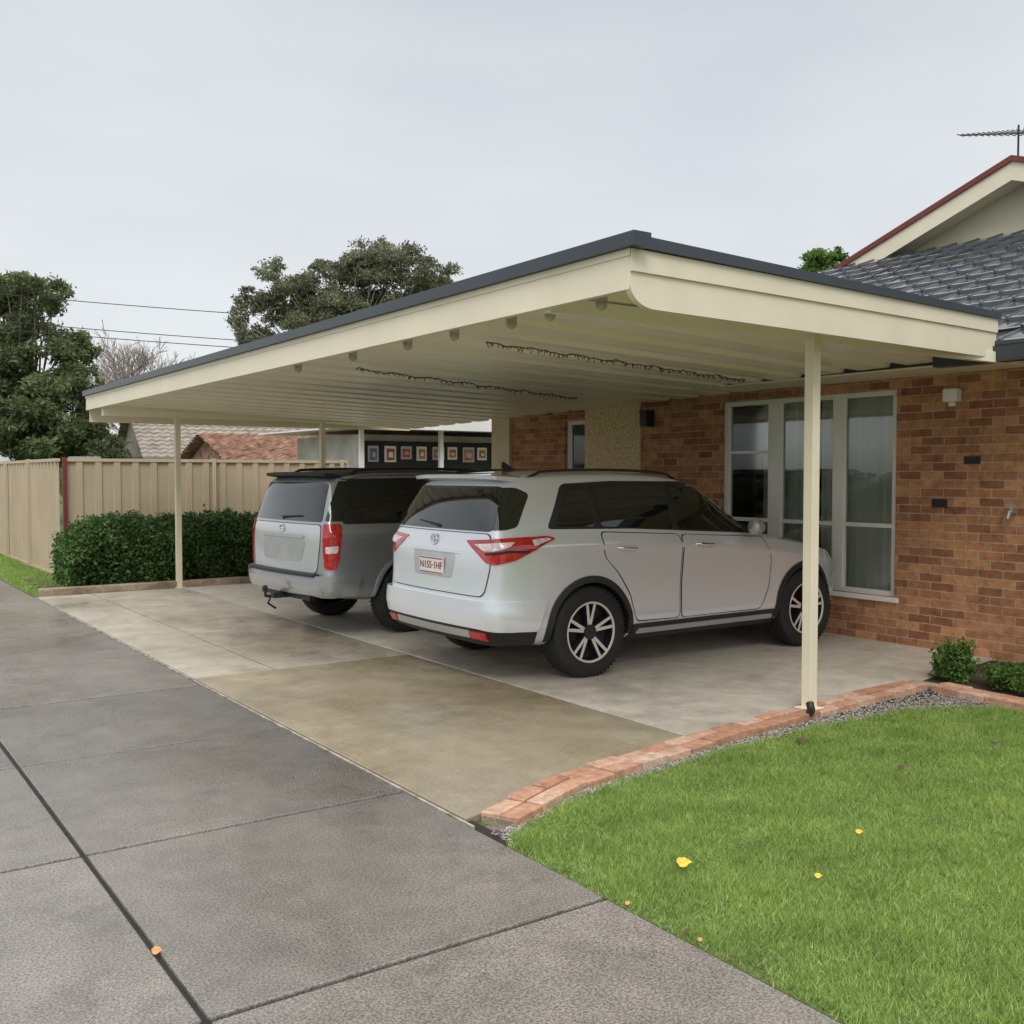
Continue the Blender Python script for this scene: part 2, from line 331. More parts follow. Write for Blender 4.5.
def pebbles(name,n,fx,s0,s1):
    ico=bmesh.new(); bmesh.ops.create_icosphere(ico,subdivisions=1,radius=1); iv=np.array([v.co[:] for v in ico.verts]); fi=np.array([[v.index for v in f.verts] for f in ico.faces]); ico.free()
    V=[];F=[]
    for i in range(n):
        x,y,z=fx(); s=random.uniform(s0,s1); a=random.uniform(0,6.28)
        R=np.array([[math.cos(a),-math.sin(a),0],[math.sin(a),math.cos(a),0],[0,0,1]])
        q=(iv*np.array([s,s*random.uniform(.6,1),s*random.uniform(.4,.7)]))@R.T+np.array([x,y,z]); F.append(fi+len(V)*len(iv)); V.append(q)
    m=NT(name+'_stone'); g=m.n('ShaderNodeNewGeometry'); m.set(base=m.ramp(g.outputs['Random Per Island'],[(0,(.14,.13,.115)),(.5,(.30,.27,.235)),(1,(.50,.46,.40))]),rough=.7)
    return arr_mesh(name,np.concatenate(V),np.concatenate(F),m.mat)
def gp():
    x=random.uniform(2.60,7.1); lo_=float(lawn_y(x))-.04; hi=float(np.interp(x,[2.66,3.3,4.5,5.7,7.25],[4.0,4.25,4.47,4.60,4.72]))-.10
    return x,random.uniform(lo_,max(hi,lo_+.03)),random.uniform(-.02,-.004)
link('gravel',pebbles('gravel',9000,gp,.005,.011),kind='stuff',label='grey gravel strip between brick edging and lawn',category='gravel')
b=MB(); b.prism([Vector((2.58,3.8,-.1)),Vector((7.1,3.2,-.1)),Vector((7.2,4.62,-.1)),Vector((4.5,4.44,-.1)),Vector((2.62,4.0,-.1))],(0,0,.082)); b.build('gravel_bed',simple('gravel_bed_sand',(.16,.14,.115),.95,var=.5,vs=60),kind='structure')

# ---------------------------------------------------------------- foliage
def leafcloud(centers,radii,n,size,lump=.35,twigs=40):
    P=[]
    tot=sum((np.prod(q if hasattr(q,'__len__') else (q,q,q)))**.66 for q in radii)
    for c,r in zip(centers,radii):
        r=np.array(r if hasattr(r,'__len__') else (r,r,r),float); k=int(n*(r.prod()**.66)/tot)
        d=RNG.normal(size=(twigs,3)); d/=np.linalg.norm(d,axis=1)[:,None]; tw=d*(RNG.uniform(.1,1,twigs)**.5)[:,None]*r
        i=RNG.integers(0,twigs,k); P.append(np.array(c)+tw[i]+RNG.normal(size=(k,3))*r*lump*.5)
    P=np.concatenate(P); n=len(P); a=RNG.normal(size=(n,3)); a/=np.linalg.norm(a,axis=1)[:,None]; c=RNG.normal(size=(n,3)); c-= (c*a).sum(1)[:,None]*a; c/=np.linalg.norm(c,axis=1)[:,None]
    s=size*RNG.uniform(.5,1.4,n)[:,None]
    V=np.stack([P-a*s,P-c*s*.45,P+a*s,P+c*s*.45],1).reshape(-1,3); F=np.arange(4*n).reshape(-1,4); return V,F
def tree(loc,trunk_h,clumps,n,size,leaf,bark,label,r0=.25,lump=.35,twigs=40):
    e=empty('tree',loc,label,'tree'); b=MB(); top=Vector((0,0,trunk_h))
    b.tube([(0,0,-.1),(.1,.05,trunk_h*.5),top],[r0,r0*.75,r0*.5],10)
    for c,r in clumps:
        c=Vector(c); mid=top.lerp(c,.5)+Vector((random.uniform(-.3,.3),random.uniform(-.3,.3),-.2)); b.tube([top*.9,mid,c],[r0*.22,r0*.12,r0*.04],6)
        rr=r if not hasattr(r,'__len__') else r[0]
        for _ in range(3):
            d=Vector((random.uniform(-1,1),random.uniform(-1,1),random.uniform(-.3,1))).normalized(); b.tube([c.lerp(mid,.15),c+d*rr*.8],[r0*.05,r0*.02],4)
    b.build('trunk',bark,e,smooth=True)
    V,F=leafcloud([c for c,r in clumps],[r for c,r in clumps],n,size,lump=lump,twigs=twigs); link('crown',arr_mesh('crown',V,F,leaf),e)
    return e
def cl(u,v,d,base):
    p=ray(u,v,d); return (p.x-base[0],p.y-base[1],p.z)
def many(spec,base,seed=3,k_=7,sz=(.32,.6)):
    rr=random.Random(seed); out=[]
    for u,v,d,ru,rv in spec:
        for k in range(k_):
            a=rr.uniform(0,6.28); q=rr.uniform(.1,.8)
            uu=u+math.cos(a)*q*ru; vv_=v+math.sin(a)*q*rv; r=ru*d/1024*rr.uniform(*sz); out.append((cl(uu,vv_,d+rr.uniform(-1,1),base),(r,r,r*max(.55,rv/ru)*.95)))
    return out
B0=ray(30,474,36); B0=(B0.x,B0.y,0)
tree(B0,3.2,many([(5,298,36,32,26),(42,308,35,34,26),(10,342,35,42,28),(66,345,36,34,26),(30,380,35,48,32),(-50,335,36,60,50),(72,392,35,38,27),(70,425,35,44,25),(0,425,34,50,30),(92,425,36,26,30),(98,448,36,35,14),(25,286,35,26,12),(20,400,34,45,30),(50,450,34,50,20),(80,365,36,22,20)],B0,sz=(.28,.52)),62000,.085,M['leafA'],M['bark'],'large dark green leafy tree behind the metal fence',.3,lump=.42,twigs=26)
B1=ray(345,474,42); B1=(B1.x,B1.y,0)
tree(B1,5.5,many([(385,261,42,42,18),(350,268,42,38,18),(424,276,42,34,18),(288,283,41,34,22),(262,306,41,28,24),(322,294,41,38,24),(385,290,42,46,22),(241,318,41,16,28),(298,320,41,34,24),(440,284,42,18,14),(350,316,42,50,24),(265,340,41,30,16),(320,270,42,22,12)],B1,seed=5,sz=(.27,.5)),54000,.075,M['leafE'],M['barkgrey'],'tall gum tree with wispy grey-green crown behind the carport',.22,lump=.44,twigs=22)
B2=ray(822,474,30); B2=(B2.x,B2.y,0)
tree(B2,5,[(cl(822,268,30,B2),(.6,.6,.4)),(cl(812,260,30,B2),(.3,.3,.25)),(cl(832,258,30,B2),(.3,.3,.22)),(cl(806,272,30,B2),(.3,.3,.22))],4500,.06,M['leafB'],M['bark'],'small bright green treetop showing above the house roof',.12,twigs=20)
def baretree(loc,h,label):
    e=empty('bare_tree',loc,label,'tree'); b=MB(); b.tube([(0,0,-.1),(.1,0,h*.2),(0,.1,h*.42)],[.2,.16,.12],8); b.build('trunk',M['barkgrey'],e,smooth=True)
    t=MB(); R=random.Random(11)
    def grow(p,d,l,r,k):
        q=p+d*l; t.tube([p,(p+q)/2+Vector((R.uniform(-1,1),R.uniform(-1,1),0))*l*.06,q],[r,r*.8,r*.6],3,cap=False)
        if k==0: return
        for _ in range(3):
            nd=(d+Vector((R.uniform(-1,1),R.uniform(-1,1),R.uniform(-.3,.6)))*.7).normalized(); grow(q if R.random()<.6 else (p+q)/2,nd,l*R.uniform(.62,.85),max(r*.62,.015),k-1)
    for _ in range(13): grow(Vector((0,.1,h*R.uniform(.25,.42))),Vector((R.uniform(-1.2,1.2),R.uniform(-1.2,1.2),1.0)).normalized(),h*.20,.07,5)
    t.build('crown',M['barkgrey'],e,recalc=False)
p=ray(140,474,46); baretree((p.x,p.y,0),8.0,'leafless grey tree behind the neighbouring house')
cs=[];rs=[]
for i in range(70):
    u=random.uniform(-300,1500); d=random.uniform(75,110); q=ray(u,474,d); cs.append((q.x,q.y,random.uniform(.5,2.2))); rs.append((random.uniform(4,7),random.uniform(4,7),random.uniform(1.5,3.2)))
for u in (60,95,125,160): q=ray(u,474,60); cs.append((q.x,q.y,1.8)); rs.append((2.2,2.2,1.6))
V,F=leafcloud(cs,rs,36000,.32); link('distant_tree_belt',arr_mesh('distant_tree_belt',V,F,M['leafA']),kind='stuff',label='belt of distant dark trees beyond the houses',category='trees')
# hedge
hx0,hx1,hy0,hy1=3.15,6.5,15.3,16.4
n=52000; P=np.stack([RNG.uniform(hx0,hx1,n),RNG.uniform(hy0,hy1,n),RNG.uniform(.03,.93,n)],1)
fs=RNG.integers(0,5,n); P[fs==0,1]=hy0; P[fs==1,1]=hy0; P[fs==2,2]=.93; P[fs==3,0]=hx0
P+=RNG.normal(size=(n,3))*.038
tp=np.clip((P[:,2]-.62)/.3,0,1); P[:,1]+=np.where(P[:,1]<hy0+.2,tp**2*.18,0)
bul=.10*np.sin(P[:,0]*5.1)*np.cos(P[:,2]*4)+.05*np.sin(P[:,0]*11+P[:,2]*7); P[:,1]-=bul; P[:,2]+=.07*np.sin(P[:,0]*4.3)*np.sin(P[:,1]*5)+.035*np.sin(P[:,0]*17)
rnd=np.clip((hx0+.4-P[:,0])/.4,0,1); P[:,2]-=np.where(P[:,2]>.6,rnd**2*.22,0)
a=RNG.normal(size=(n,3)); a/=np.linalg.norm(a,axis=1)[:,None]; c=RNG.normal(size=(n,3)); c-=(c*a).sum(1)[:,None]*a; c/=np.linalg.norm(c,axis=1)[:,None]; s=.034*RNG.uniform(.5,1.3,n)[:,None]
V=np.stack([P-a*s,P-c*s*.5,P+a*s,P+c*s*.5],1).reshape(-1,3)
hd=link('hedge',arr_mesh('hedge',V,np.arange(4*n).reshape(-1,4),M['leafH']),label='clipped dark green hedge in front of the tan fence',category='hedge')
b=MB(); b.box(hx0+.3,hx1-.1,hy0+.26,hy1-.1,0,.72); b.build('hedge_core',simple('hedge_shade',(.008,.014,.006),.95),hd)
for (sx,sy,r,h,lb) in ((7.56,4.66,.16,.30,'small round green shrub beside the brick wall'),(7.60,4.22,.18,.20,'low green leafy plant in the garden bed'),(7.45,3.85,.20,.2,'low green leafy plant in the garden bed')):
    V,F=leafcloud([(0,0,h*.5)],[(r,r,h*.5)],3000,.020,lump=.4,twigs=60); e=empty('garden_shrub',(sx,sy,0),lb,'shrub'); link('foliage',arr_mesh('foliage',V,F,M['leafB']),e)
    b=MB();
    for _ in range(7): b.tube([(0,0,-.02),(random.uniform(-r,r)*.6,random.uniform(-r,r)*.6,h*.6)],[.01,.004],5)
    b.build('stem',M['bark'],e)
# fallen leaves
mY=simple('yellow_leaf',(.88,.50,.05),.6,var=.2,vs=60); mBr=simple('brown_leaf',(.09,.055,.03),.7,var=.3,vs=60); mO=simple('orange_leaf',(.62,.30,.11),.6,var=.2,vs=60)
def gl(u,v):
    d=H*1024/(v-474); q=ray(u,v,d); return q.x,q.y
for u,v,s,mt,zz,lb in ((685,876,.028,mY,.030,'yellow fallen leaf lying on the lawn'),(822,888,.014,mY,.026,'small yellow fallen leaf on the lawn'),(863,842,.014,mY,.026,'small yellow fallen leaf on the lawn'),(629,912,.010,mO,.010,'tiny orange leaf at the lawn edge'),(150,962,.018,mO,.010,'curled orange leaf on the wet driveway'),(905,775,.022,mBr,.024,'brown curled leaf on the lawn'),(803,745,.025,mBr,.01,'dark dead leaf on the gravel'),(998,750,.02,mBr,.024,'brown curled leaf on the lawn'),(703,950,.009,mO,.010,'tiny orange leaf at the lawn edge'),(735,968,.010,mBr,.010,'tiny brown leaf at the lawn edge'),(497,838,.012,mBr,.008,'tiny brown leaf at the lawn edge'),(690,940,.010,mBr,.008,'tiny brown leaf at the lawn edge')):
    x,y=gl(u,v); b=MB(); K=12; vs=[(0,0,.002)]
    for k in range(K):
        a=2*math.pi*k/K; rr=s*(1 if k%2==0 else .88)*(1.3 if k==0 else 1)*random.uniform(.9,1.1); vs.append((rr*math.cos(a),rr*.7*math.sin(a),.3*s*math.cos(2*a)+1.0*s*max(0,math.sin(a))))
    b.add(vs,[(0,k+1,(k+1)%K+1) for k in range(K)]); b.tube([(s*.9,0,.2*s),(s*1.7,.1*s,.1*s)],[.0012,.0008],5)
    o=b.build('fallen_leaf',mt,None,(x,y,zz),label=lb,category='leaf',group='fallen leaves scattered around the driveway and lawn'); o.rotation_euler=(0,0,-YAW+random.uniform(-.4,.4))

# ---------------------------------------------------------------- carport
cp=empty('carport',(5.7,10.4,0),'cream metal flat-roofed carport with dark edge over a double parking slab','carport')
def CP(b,name,mats,**kw):
    b.v=[(x-5.7,y-10.4,z) for x,y,z in b.v]; return b.build(name,mats,cp,**kw)
XF=3.45; XE=8.02; YF=15.65
def ynear(x): return 3.92+.165*(x-XF)
def ztop(x,y):
    s=(x-XF)/(XE-XF); t=(y-3.92)/(YF-3.92); return (2.825+.15*s)*(1-t)+(2.80+.0*s)*t
def zceil(x,y):
    s=(x-XF)/(8.68-XF); t=(y-3.92)/(YF-3.92); return (2.66*(1-s)+2.64*s)*(1-t)+(2.60*(1-s)+2.42*s)*t
b=MB(); NR=22; nx=10; prof=[]
for i in range(NR):
    for f,h in ((0,0),(.26,0),(.27,.012),(.30,.012),(.31,0),(.56,0),(.62,.06),(.90,.06),(.96,0)): prof.append(((i+f)/NR,h))
prof.append((1,0)); vs=[]
for s,h in prof:
    for k in range(nx+1):
        x=XF+.03+(8.68-XF-.03)*k/nx; yn=ynear(min(x,XE))+.05; y=yn+(YF-.05-yn)*s; vs.append((x,y,zceil(x,y)+h))
fs=[(i*(nx+1)+k,i*(nx+1)+k+1,(i+1)*(nx+1)+k+1,(i+1)*(nx+1)+k) for i in range(len(prof)-1) for k in range(nx)]
b.add(vs,fs); CP(b,'roof_sheet',M['ceil'],recalc=False)
b=MB(); b.add([(XF,3.92,ztop(XF,3.92)-.015),(XE,ynear(XE),ztop(XE,ynear(XE))-.015),(XE,YF,2.785),(XF,YF,2.785)],[(0,1,2,3)]); CP(b,'roof_deck',M['slate'],recalc=False)
b=MB(); b.prism([Vector((XF-.045,3.884,2.57)),Vector((XF,3.884,2.57)),Vector((XF,3.884,2.775)),Vector((XF-.045,3.884,2.775))],(0,YF-3.884,0),0)
b.box(XF-.052,XF-.046,3.87,YF+.01,2.735,2.770,0)
CP(b,'front_fascia',M['cream'])
def xsamp(): return np.concatenate([np.linspace(XF-.043,XF+.22,22),np.linspace(XF+.4,XE,20)])
def sidepoly(y_off,top_d,bot):
    pts=[]; xs_=xsamp()
    for x in xs_: pts.append(Vector((x,ynear(x)+y_off,ztop(x,ynear(x))-top_d)))
    for x in xs_[::-1]: pts.append(Vector((x,ynear(x)+y_off,bot(x))))
    return pts
def botc(x):
    s=(x-XF+.045); r=.20; zb=2.485+.11*(x-XF)/(XE-XF)
    if s<r: return zb+ .115*(1-math.sqrt(max(0,1-((r-s)/r)**2)))
    return zb
b=MB(); b.prism(sidepoly(-.04,.05,botc),(0,.04,0)); CP(b,'side_fascia',M['cream'])
b=MB(); b.prism(sidepoly(-.054,.055,lambda x: ztop(x,ynear(x))-.165),(0,.013,0)); CP(b,'side_fascia_trim',M['cream'])
b=MB(); b.box(XF,8.7,YF-.03,YF,2.40,2.79); CP(b,'rear_fascia',M['cream'])
b=MB(); b.prism([Vector((XF-.085,3.80,2.772)),Vector((XF+.03,3.80,2.772)),Vector((XF+.03,3.80,2.842)),Vector((XF-.085,3.80,2.842))],(0,YF+.03-3.80,0),0)
(xa,ya),(xb,yb)=((XF-.055,ynear(XF-.055)),(XE+.02,ynear(XE+.02))); za=2.774; zb=ztop(XE,ynear(XE))-.052
vs=[(xa,ya-.075,za),(xb,yb-.075,zb),(xb,yb+.02,zb),(xa,ya+.02,za),(xa,ya-.075,za+.060),(xb,yb-.075,zb+.05),(xb,yb+.02,zb+.05),(xa,ya+.02,za+.060)]
b.add(vs,[(0,3,2,1),(4,5,6,7),(0,1,5,4),(1,2,6,5),(2,3,7,6),(3,0,4,7)]); CP(b,'edge_gutter',M['slate'])
b=MB(); b.box(XF+.01,8.6,4.60,4.66,2.555,2.64); CP(b,'beam',M['ceil'])
b=MB(); b.box(XF+.01,8.6,14.9,14.96,2.46,2.55); CP(b,'beam',M['ceil'])
def post(x,y,z0,z1):
    b=MB(); b.box(x-.038,x+.038,y-.038,y+.038,z0,z1,0); b.box(x-.07,x+.07,y-.07,y+.07,z0,z0+.012,0); CP(b,'post',M['cream'],bevel=.004)
post(5.70,4.6,.03,2.6); post(4.49,14.93,0,2.48); post(6.75,14.93,0,2.47)
b=MB(); b.tube([(5.62,4.53,.09),(5.60,4.50,.05),(5.55,4.47,.045)],[.028,.028,.026],10); CP(b,'drain_outlet',M['black'],smooth=True)
for y in (4.4,4.87,5.27,5.95,6.6,7.5,8.6):
    b=MB(); c=(3.66,y,2.58)
    b.tube([(c[0],c[1],c[2]+.08),(c[0],c[1],c[2]+.02)],[.036,.036],10,m=1)
    b.tube([(c[0],c[1],c[2]+.025),(c[0],c[1],c[2]+.008),(c[0],c[1],c[2]-.014),(c[0],c[1],c[2]-.028)],[.026,.034,.028,.010],12,m=0); CP(b,'light_bulb',[M['bulb'],M['satin']],smooth=True)
mcab=simple('cable_dark',(.10,.095,.08),.6)
for (a,c_,lb) in (((4.05,6.15),(7.45,6.8),'dark string lights strung under the carport ceiling'),((4.05,8.2),(7.3,9.2),'dark string lights strung under the carport ceiling')):
    b=MB(); N=90; pts=[]
    for i in range(N+1):
        s=i/N; x=a[0]+(c_[0]-a[0])*s; y=a[1]+(c_[1]-a[1])*s; z=zceil(x,y)-.045-.014*abs(math.sin(s*math.pi*7))+random.uniform(-.006,.006); pts.append((x,y+random.uniform(-.012,.012),z))
    b.tube(pts,.005,5)
    for q in pts:
        for _ in range(2): b.tube([q,(q[0]+random.uniform(-.03,.03),q[1]+random.uniform(-.03,.03),q[2]-random.uniform(.0,.04))],[.005,.003],4)
    b.build('string_lights',mcab,label=lb,category='string lights',group='string lights under the carport roof')

# ---------------------------------------------------------------- house
WX=8.72
hs=empty('brick_house',(WX,4,0),'orange brick single-storey house with dark tiled roof and cream gable','house')
def HS(b,name,mats,parent=None,**kw):
    b.v=[(x-WX,y-4,z) for x,y,z in b.v]; return b.build(name,mats,parent or hs,**kw)
ops=[(6.03,8.32,.45,2.47),(10.80,11.27,1.2,2.38)]
ysn=sorted({-4,13.0,*[o[0] for o in ops],*[o[1] for o in ops]}); zsn=sorted({0-.1,2.62,*[o[2] for o in ops],*[o[3] for o in ops]})
bm=bmesh.new(); vv={}
def gv(y,z):
    if (y,z) not in vv: vv[(y,z)]=bm.verts.new((0,y-4,z))
    return vv[(y,z)]
for i in range(len(ysn)-1):
    for j in range(len(zsn)-1):
        cy=(ysn[i]+ysn[i+1])/2; cz=(zsn[j]+zsn[j+1])/2
        if any(o[0]<cy<o[1] and o[2]<cz<o[3] for o in ops): continue
        bm.faces.new([gv(ysn[i],zsn[j]),gv(ysn[i],zsn[j+1]),gv(ysn[i+1],zsn[j+1]),gv(ysn[i+1],zsn[j])])
r=bmesh.ops.extrude_face_region(bm,geom=list(bm.faces)); bmesh.ops.translate(bm,verts=[e for e in r['geom'] if isinstance(e,bmesh.types.BMVert)],vec=(.22,0,0)); bmesh.ops.recalc_face_normals(bm,faces=bm.faces)
me=bpy.data.meshes.new('wall'); bm.to_mesh(me); bm.free(); me.materials.append(M['brick']); link('wall',me,hs)
b=MB(); b.box(WX,WX+9,12.78,13.0-.003,-.1,2.6); HS(b,'side_wall',M['brick'])
b=MB(); b.box(WX+8.8,WX+9,-4,12.7,-.1,2.6); HS(b,'side_wall',M['brick'])
b=MB(); b.box(WX+.25,WX+8.7,-4,-3.8,-.1,2.6); HS(b,'side_wall',M['brick'])
b=MB(); b.box(WX+.23,WX+2.2,5.2,9.2,.0,.02); b.box(WX+2.2,WX+2.25,5.2,9.2,0,2.6); b.box(WX+.23,WX+2.2,9.2,9.25,0,2.6); b.box(WX+.23,WX+2.2,5.15,5.2,0,2.6); b.box(WX+.23,WX+2.2,5.2,9.2,2.58,2.6); HS(b,'room_interior',M['dark'])
b=MB(); b.box(WX-.035,WX-.002,9.68,10.78,0,2.56); HS(b,'rendered_panel',M['render'])
b=MB(); b.box(WX-.05,WX+.05,12.55,13.02,0,2.56); HS(b,'corner_trim',simple('cream_trim',(.66,.55,.40),.8,var=.1))
def window(y0,y1,z0,z1,bays,transom):
    X=WX+.05; wb=MB(); t=.05
    wb.box(X,X+.07,y0,y1,z1-t,z1); wb.box(X,X+.07,y0,y1,z0,z0+t)
    prev=y0
    for (a,c_) in bays:
        wb.box(X,X+.07,prev,a,z0+t+.001,z1-t-.001); prev=c_
    wb.box(X,X+.07,prev,y1,z0+t+.001,z1-t-.001)
    for k,(a,c_) in enumerate(bays):
        if transom: wb.box(X+.008,X+.062,a,c_,transom-.02,transom+.02)
        if transom and k==2: wb.box(X+.008,X+.062,a,c_,1.88,1.91)
        for q in (a,c_-.022): wb.box(X+.012,X+.058,q,q+.022,z0+t,z1-t)
    wo=HS(wb,'window',M['white'])
    for (a,c_) in bays:
        pb=MB(); pb.box(X+.030,X+.036,a,c_,z0+t,z1-t); pb.v=[(x-WX,y-4,z) for x,y,z in pb.v]; pb.build('pane',M['pane'],wo)
    return wo
wo=window(6.03,8.32,.45,2.47,[(6.09,6.68),(6.80,7.5),(7.66,8.26)],1.14)
def curtain(y0,y1,parent,amp=.026):
    b=MB(); n=int((y1-y0)/.008); vs=[]
    for i in range(n+1):
        y=y0+(y1-y0)*i/n; x=WX+.165+amp*math.sin(y*62+2.5*math.sin(y*5.3))+.008*math.sin(y*141)
        vs+= [(x,y,.46),(x,y,2.46)]
    b.add(vs,[(2*i,2*i+1,2*i+3,2*i+2) for i in range(n)]); b.v=[(x-WX,y-4,z) for x,y,z in b.v]; return b.build('curtain',M['curtain'],parent,smooth=True,recalc=False)
curtain(6.04,6.74,wo); curtain(6.76,7.05,wo); curtain(7.18,7.55,wo); curtain(7.60,7.86,wo); curtain(7.98,8.30,wo)
b=MB(); b.box(WX-.03,WX+.05,5.98,8.37,.40,.449); b.v=[(x-WX,y-4,z) for x,y,z in b.v]; b.build('sill',M['white'],wo,bevel=.006)
w2=window(10.80,11.27,1.2,2.38,[(10.86,11.21)],None)
b=MB(); b.box(WX+.2,WX+.21,10.7,11.4,1.1,2.45); HS(b,'blind',M['dark'])
b=MB(); b.box(8.06,WX-.002,-4,13.2,2.575,2.59); HS(b,'eave_soffit',M['cream'])
b=MB()
gpf=[(7.96,2.56),(8.10,2.56),(8.10,2.70),(8.085,2.70),(8.085,2.585),(7.975,2.585),(7.975,2.685),(7.955,2.685)]
b.prism([Vector((x,-4,z)) for x,z in gpf],(0,9.16,0)); HS(b,'gutter',M['slate'])
b=MB(); b.box(8.101,8.125,-4,13.2,2.58,2.74); HS(b,'fascia_board',M['slate'])
SL=.41; EX=8.02; RX=13.2; EZ=2.70; y0=-4; y1=13.6
def hip(x): return 13.6-(x-EX)*(3.4/5.18)
b=MB(); rows=15; cw=.33; cols=int((y1-y0)/cw)
for r_ in range(rows):
    xa=EX+(RX-EX)*r_/rows; xb=EX+(RX-EX)*(r_+1)/rows
    bp=[]
    for i in range(cols+2):
        yb0=y0+i*cw
        for f,h in ((0,.0),(.02,.020),(.07,.020),(.10,.004),(.5,.0),(.94,.003),(.975,.0)): bp.append((yb0+f*cw,h))
    Ys=[(y,h) for y,h in bp if y<=hip(xa)]+[(hip(xa),0)]
    vs=[]
    za=EZ+SL*(xa-EX); zb=EZ+SL*(xb-EX)
    for y,h in Ys: vs+=[(xa-.025,y,za-.005),(xa-.025,y,za+.028+h),(xa+.0,y,za+.040+h),(xb,min(y,hip(xb)),zb+.010+h)]
    q=range(len(Ys)-1)
    b.add(vs,[(4*i+j,4*i+4+j,4*i+5+j,4*i+1+j) for i in q for j in range(3)])
ez=EZ+SL*(RX-EX)
b.add([(EX,y1,EZ),(RX,hip(RX),ez),(RX+5,hip(RX),ez),(RX+9,y1,EZ)],[(0,1,2,3)]); b.add([(RX,y0,ez),(RX,hip(RX),ez),(RX+5,hip(RX),ez),(RX+5,y0,ez)],[(0,1,2,3)])
rf=HS(b,'roof',M['tile'],recalc=False)
gy0,gyp,gy1=4.72,7.44,10.2; gz0,gzp=4.86,5.80
def sub(b,name,mats,parent,**kw):
    b.v=[(x-WX,y-4,z) for x,y,z in b.v]; return b.build(name,mats,parent,**kw)
b=MB(); b.prism([Vector((RX+.35,gy0,gz0-.1)),Vector((RX+.35,gyp,gzp-.12)),Vector((RX+.35,gy1,gz0-.1))],(.05,0,0)); sub(b,'gable_wall',simple('gable_sheet',(.66,.60,.46),.6,var=.05),rf)
b=MB()
def bargeseg(a,c_,x0,x1,dtop,dbot,m):
    (ya,za),(yb,zb)=a,c_; b.prism([Vector((x0,ya,za-dbot)),Vector((x0,ya,za-dtop)),Vector((x0,yb,zb-dtop)),Vector((x0,yb,zb-dbot))],(x1-x0,0,0),m)
A=(gy1+.15,gz0-.08); Bp=(gyp,gzp+.02); C=(gy0-.15,gz0-.08)
for s_ in (A,C): bargeseg(s_,Bp,RX-.02,RX+.02,.06,.30,0)
for s_ in (A,C): bargeseg(s_,Bp,RX+.022,RX+.34,.26,.275,0)
sub(b,'barge_board',M['cream'],rf)
b=MB()
for s_ in (A,C): bargeseg(s_,Bp,RX-.05,RX+.03,-.02,.058,0)
sub(b,'barge_cap',M['red'],rf)
b=MB()
for s_ in (A,C): bargeseg(s_,Bp,RX+.031,RX+7,-.03,.05,0)
sub(b,'gable_roof',M['tile'],rf)
b=MB(); y_,z_=5.42,2.36; b.box(WX-.10,WX-.002,y_-.07,y_+.07,z_-.05,z_+.07); b.box(WX-.07,WX-.02,y_-.03,y_+.03,z_-.09,z_-.05); HS(b,'alarm_box',M['white'],bevel=.012)
for (u,v,wd,hh) in ((972,460,.075,.035),(940,503,.075,.038)):
    p=ray(u,v,1); s=WX/p.x; y_=p.y*s; z_=H+(p.z-H)*s
    b=MB(); b.box(WX-.015,WX-.002,y_-wd,y_+wd,z_-hh,z_+hh)
    for k in range(4): b.box(WX-.022,WX-.014,y_-wd+.012,y_+wd-.012,z_-hh+.01+k*.016,z_-hh+.018+k*.016)
    HS(b,'air_vent',M['black'])
b=MB(); y_,z_=9.5,2.33; b.box(WX-.03,WX-.002,y_-.05,y_+.05,z_-.10,z_+.10); b.box(WX-.15,WX-.03,y_-.06,y_+.06,z_-.08,z_+.09); b.box(WX-.16,WX-.02,y_-.07,y_+.07,z_+.09,z_+.11); HS(b,'wall_lamp',M['black'],bevel=.006)
p=ray(1016,512,1); s=WX/p.x; y_=p.y*s; z_=H+(p.z-H)*s
b=MB(); b.tube([(WX,y_,z_),(WX-.1,y_,z_),(WX-.13,y_,z_-.06)],[.016,.016,.013],8); b.tube([(WX-.07,y_,z_),(WX-.07,y_,z_+.05)],[.01,.01],6); b.tube([(WX-.07,y_-.045,z_+.055),(WX-.07,y_+.045,z_+.055)],.012,6); HS(b,'garden_tap',M['satin'],smooth=True)
ap=ray(1012,160,14.2); e=empty('tv_antenna',(ap.x,ap.y,ap.z-.2),'rooftop television antenna on a thin mast above the gable','antenna')
b=MB(); b.tube([(0,0,0),(0,0,.62)],.014,8); b.build('mast',M['darkalloy'],e)
right=Vector((math.cos(YAW),-math.sin(YAW),0)); fw=Vector((math.sin(YAW),math.cos(YAW),0)); bd=(right*.93+fw*.36).normalized(); pd=Vector((-bd.y,bd.x,0))
b=MB(); A0=Vector((0,0,.36))-bd*1.02; A1=Vector((0,0,.54))+bd*.18; b.tube([A0,A1],.012,6)
for i in range(13):
    q=A0.lerp(A1,i/12); L=.03+.006*i; b.tube([q-pd*L*2-Vector((0,0,L)),q+pd*L*2+Vector((0,0,L))],.0075,5)
b.tube([A1-bd*.1,A1-bd*.05+Vector((0,0,.10))],.01,5); b.build('boom',M['darkalloy'],e)

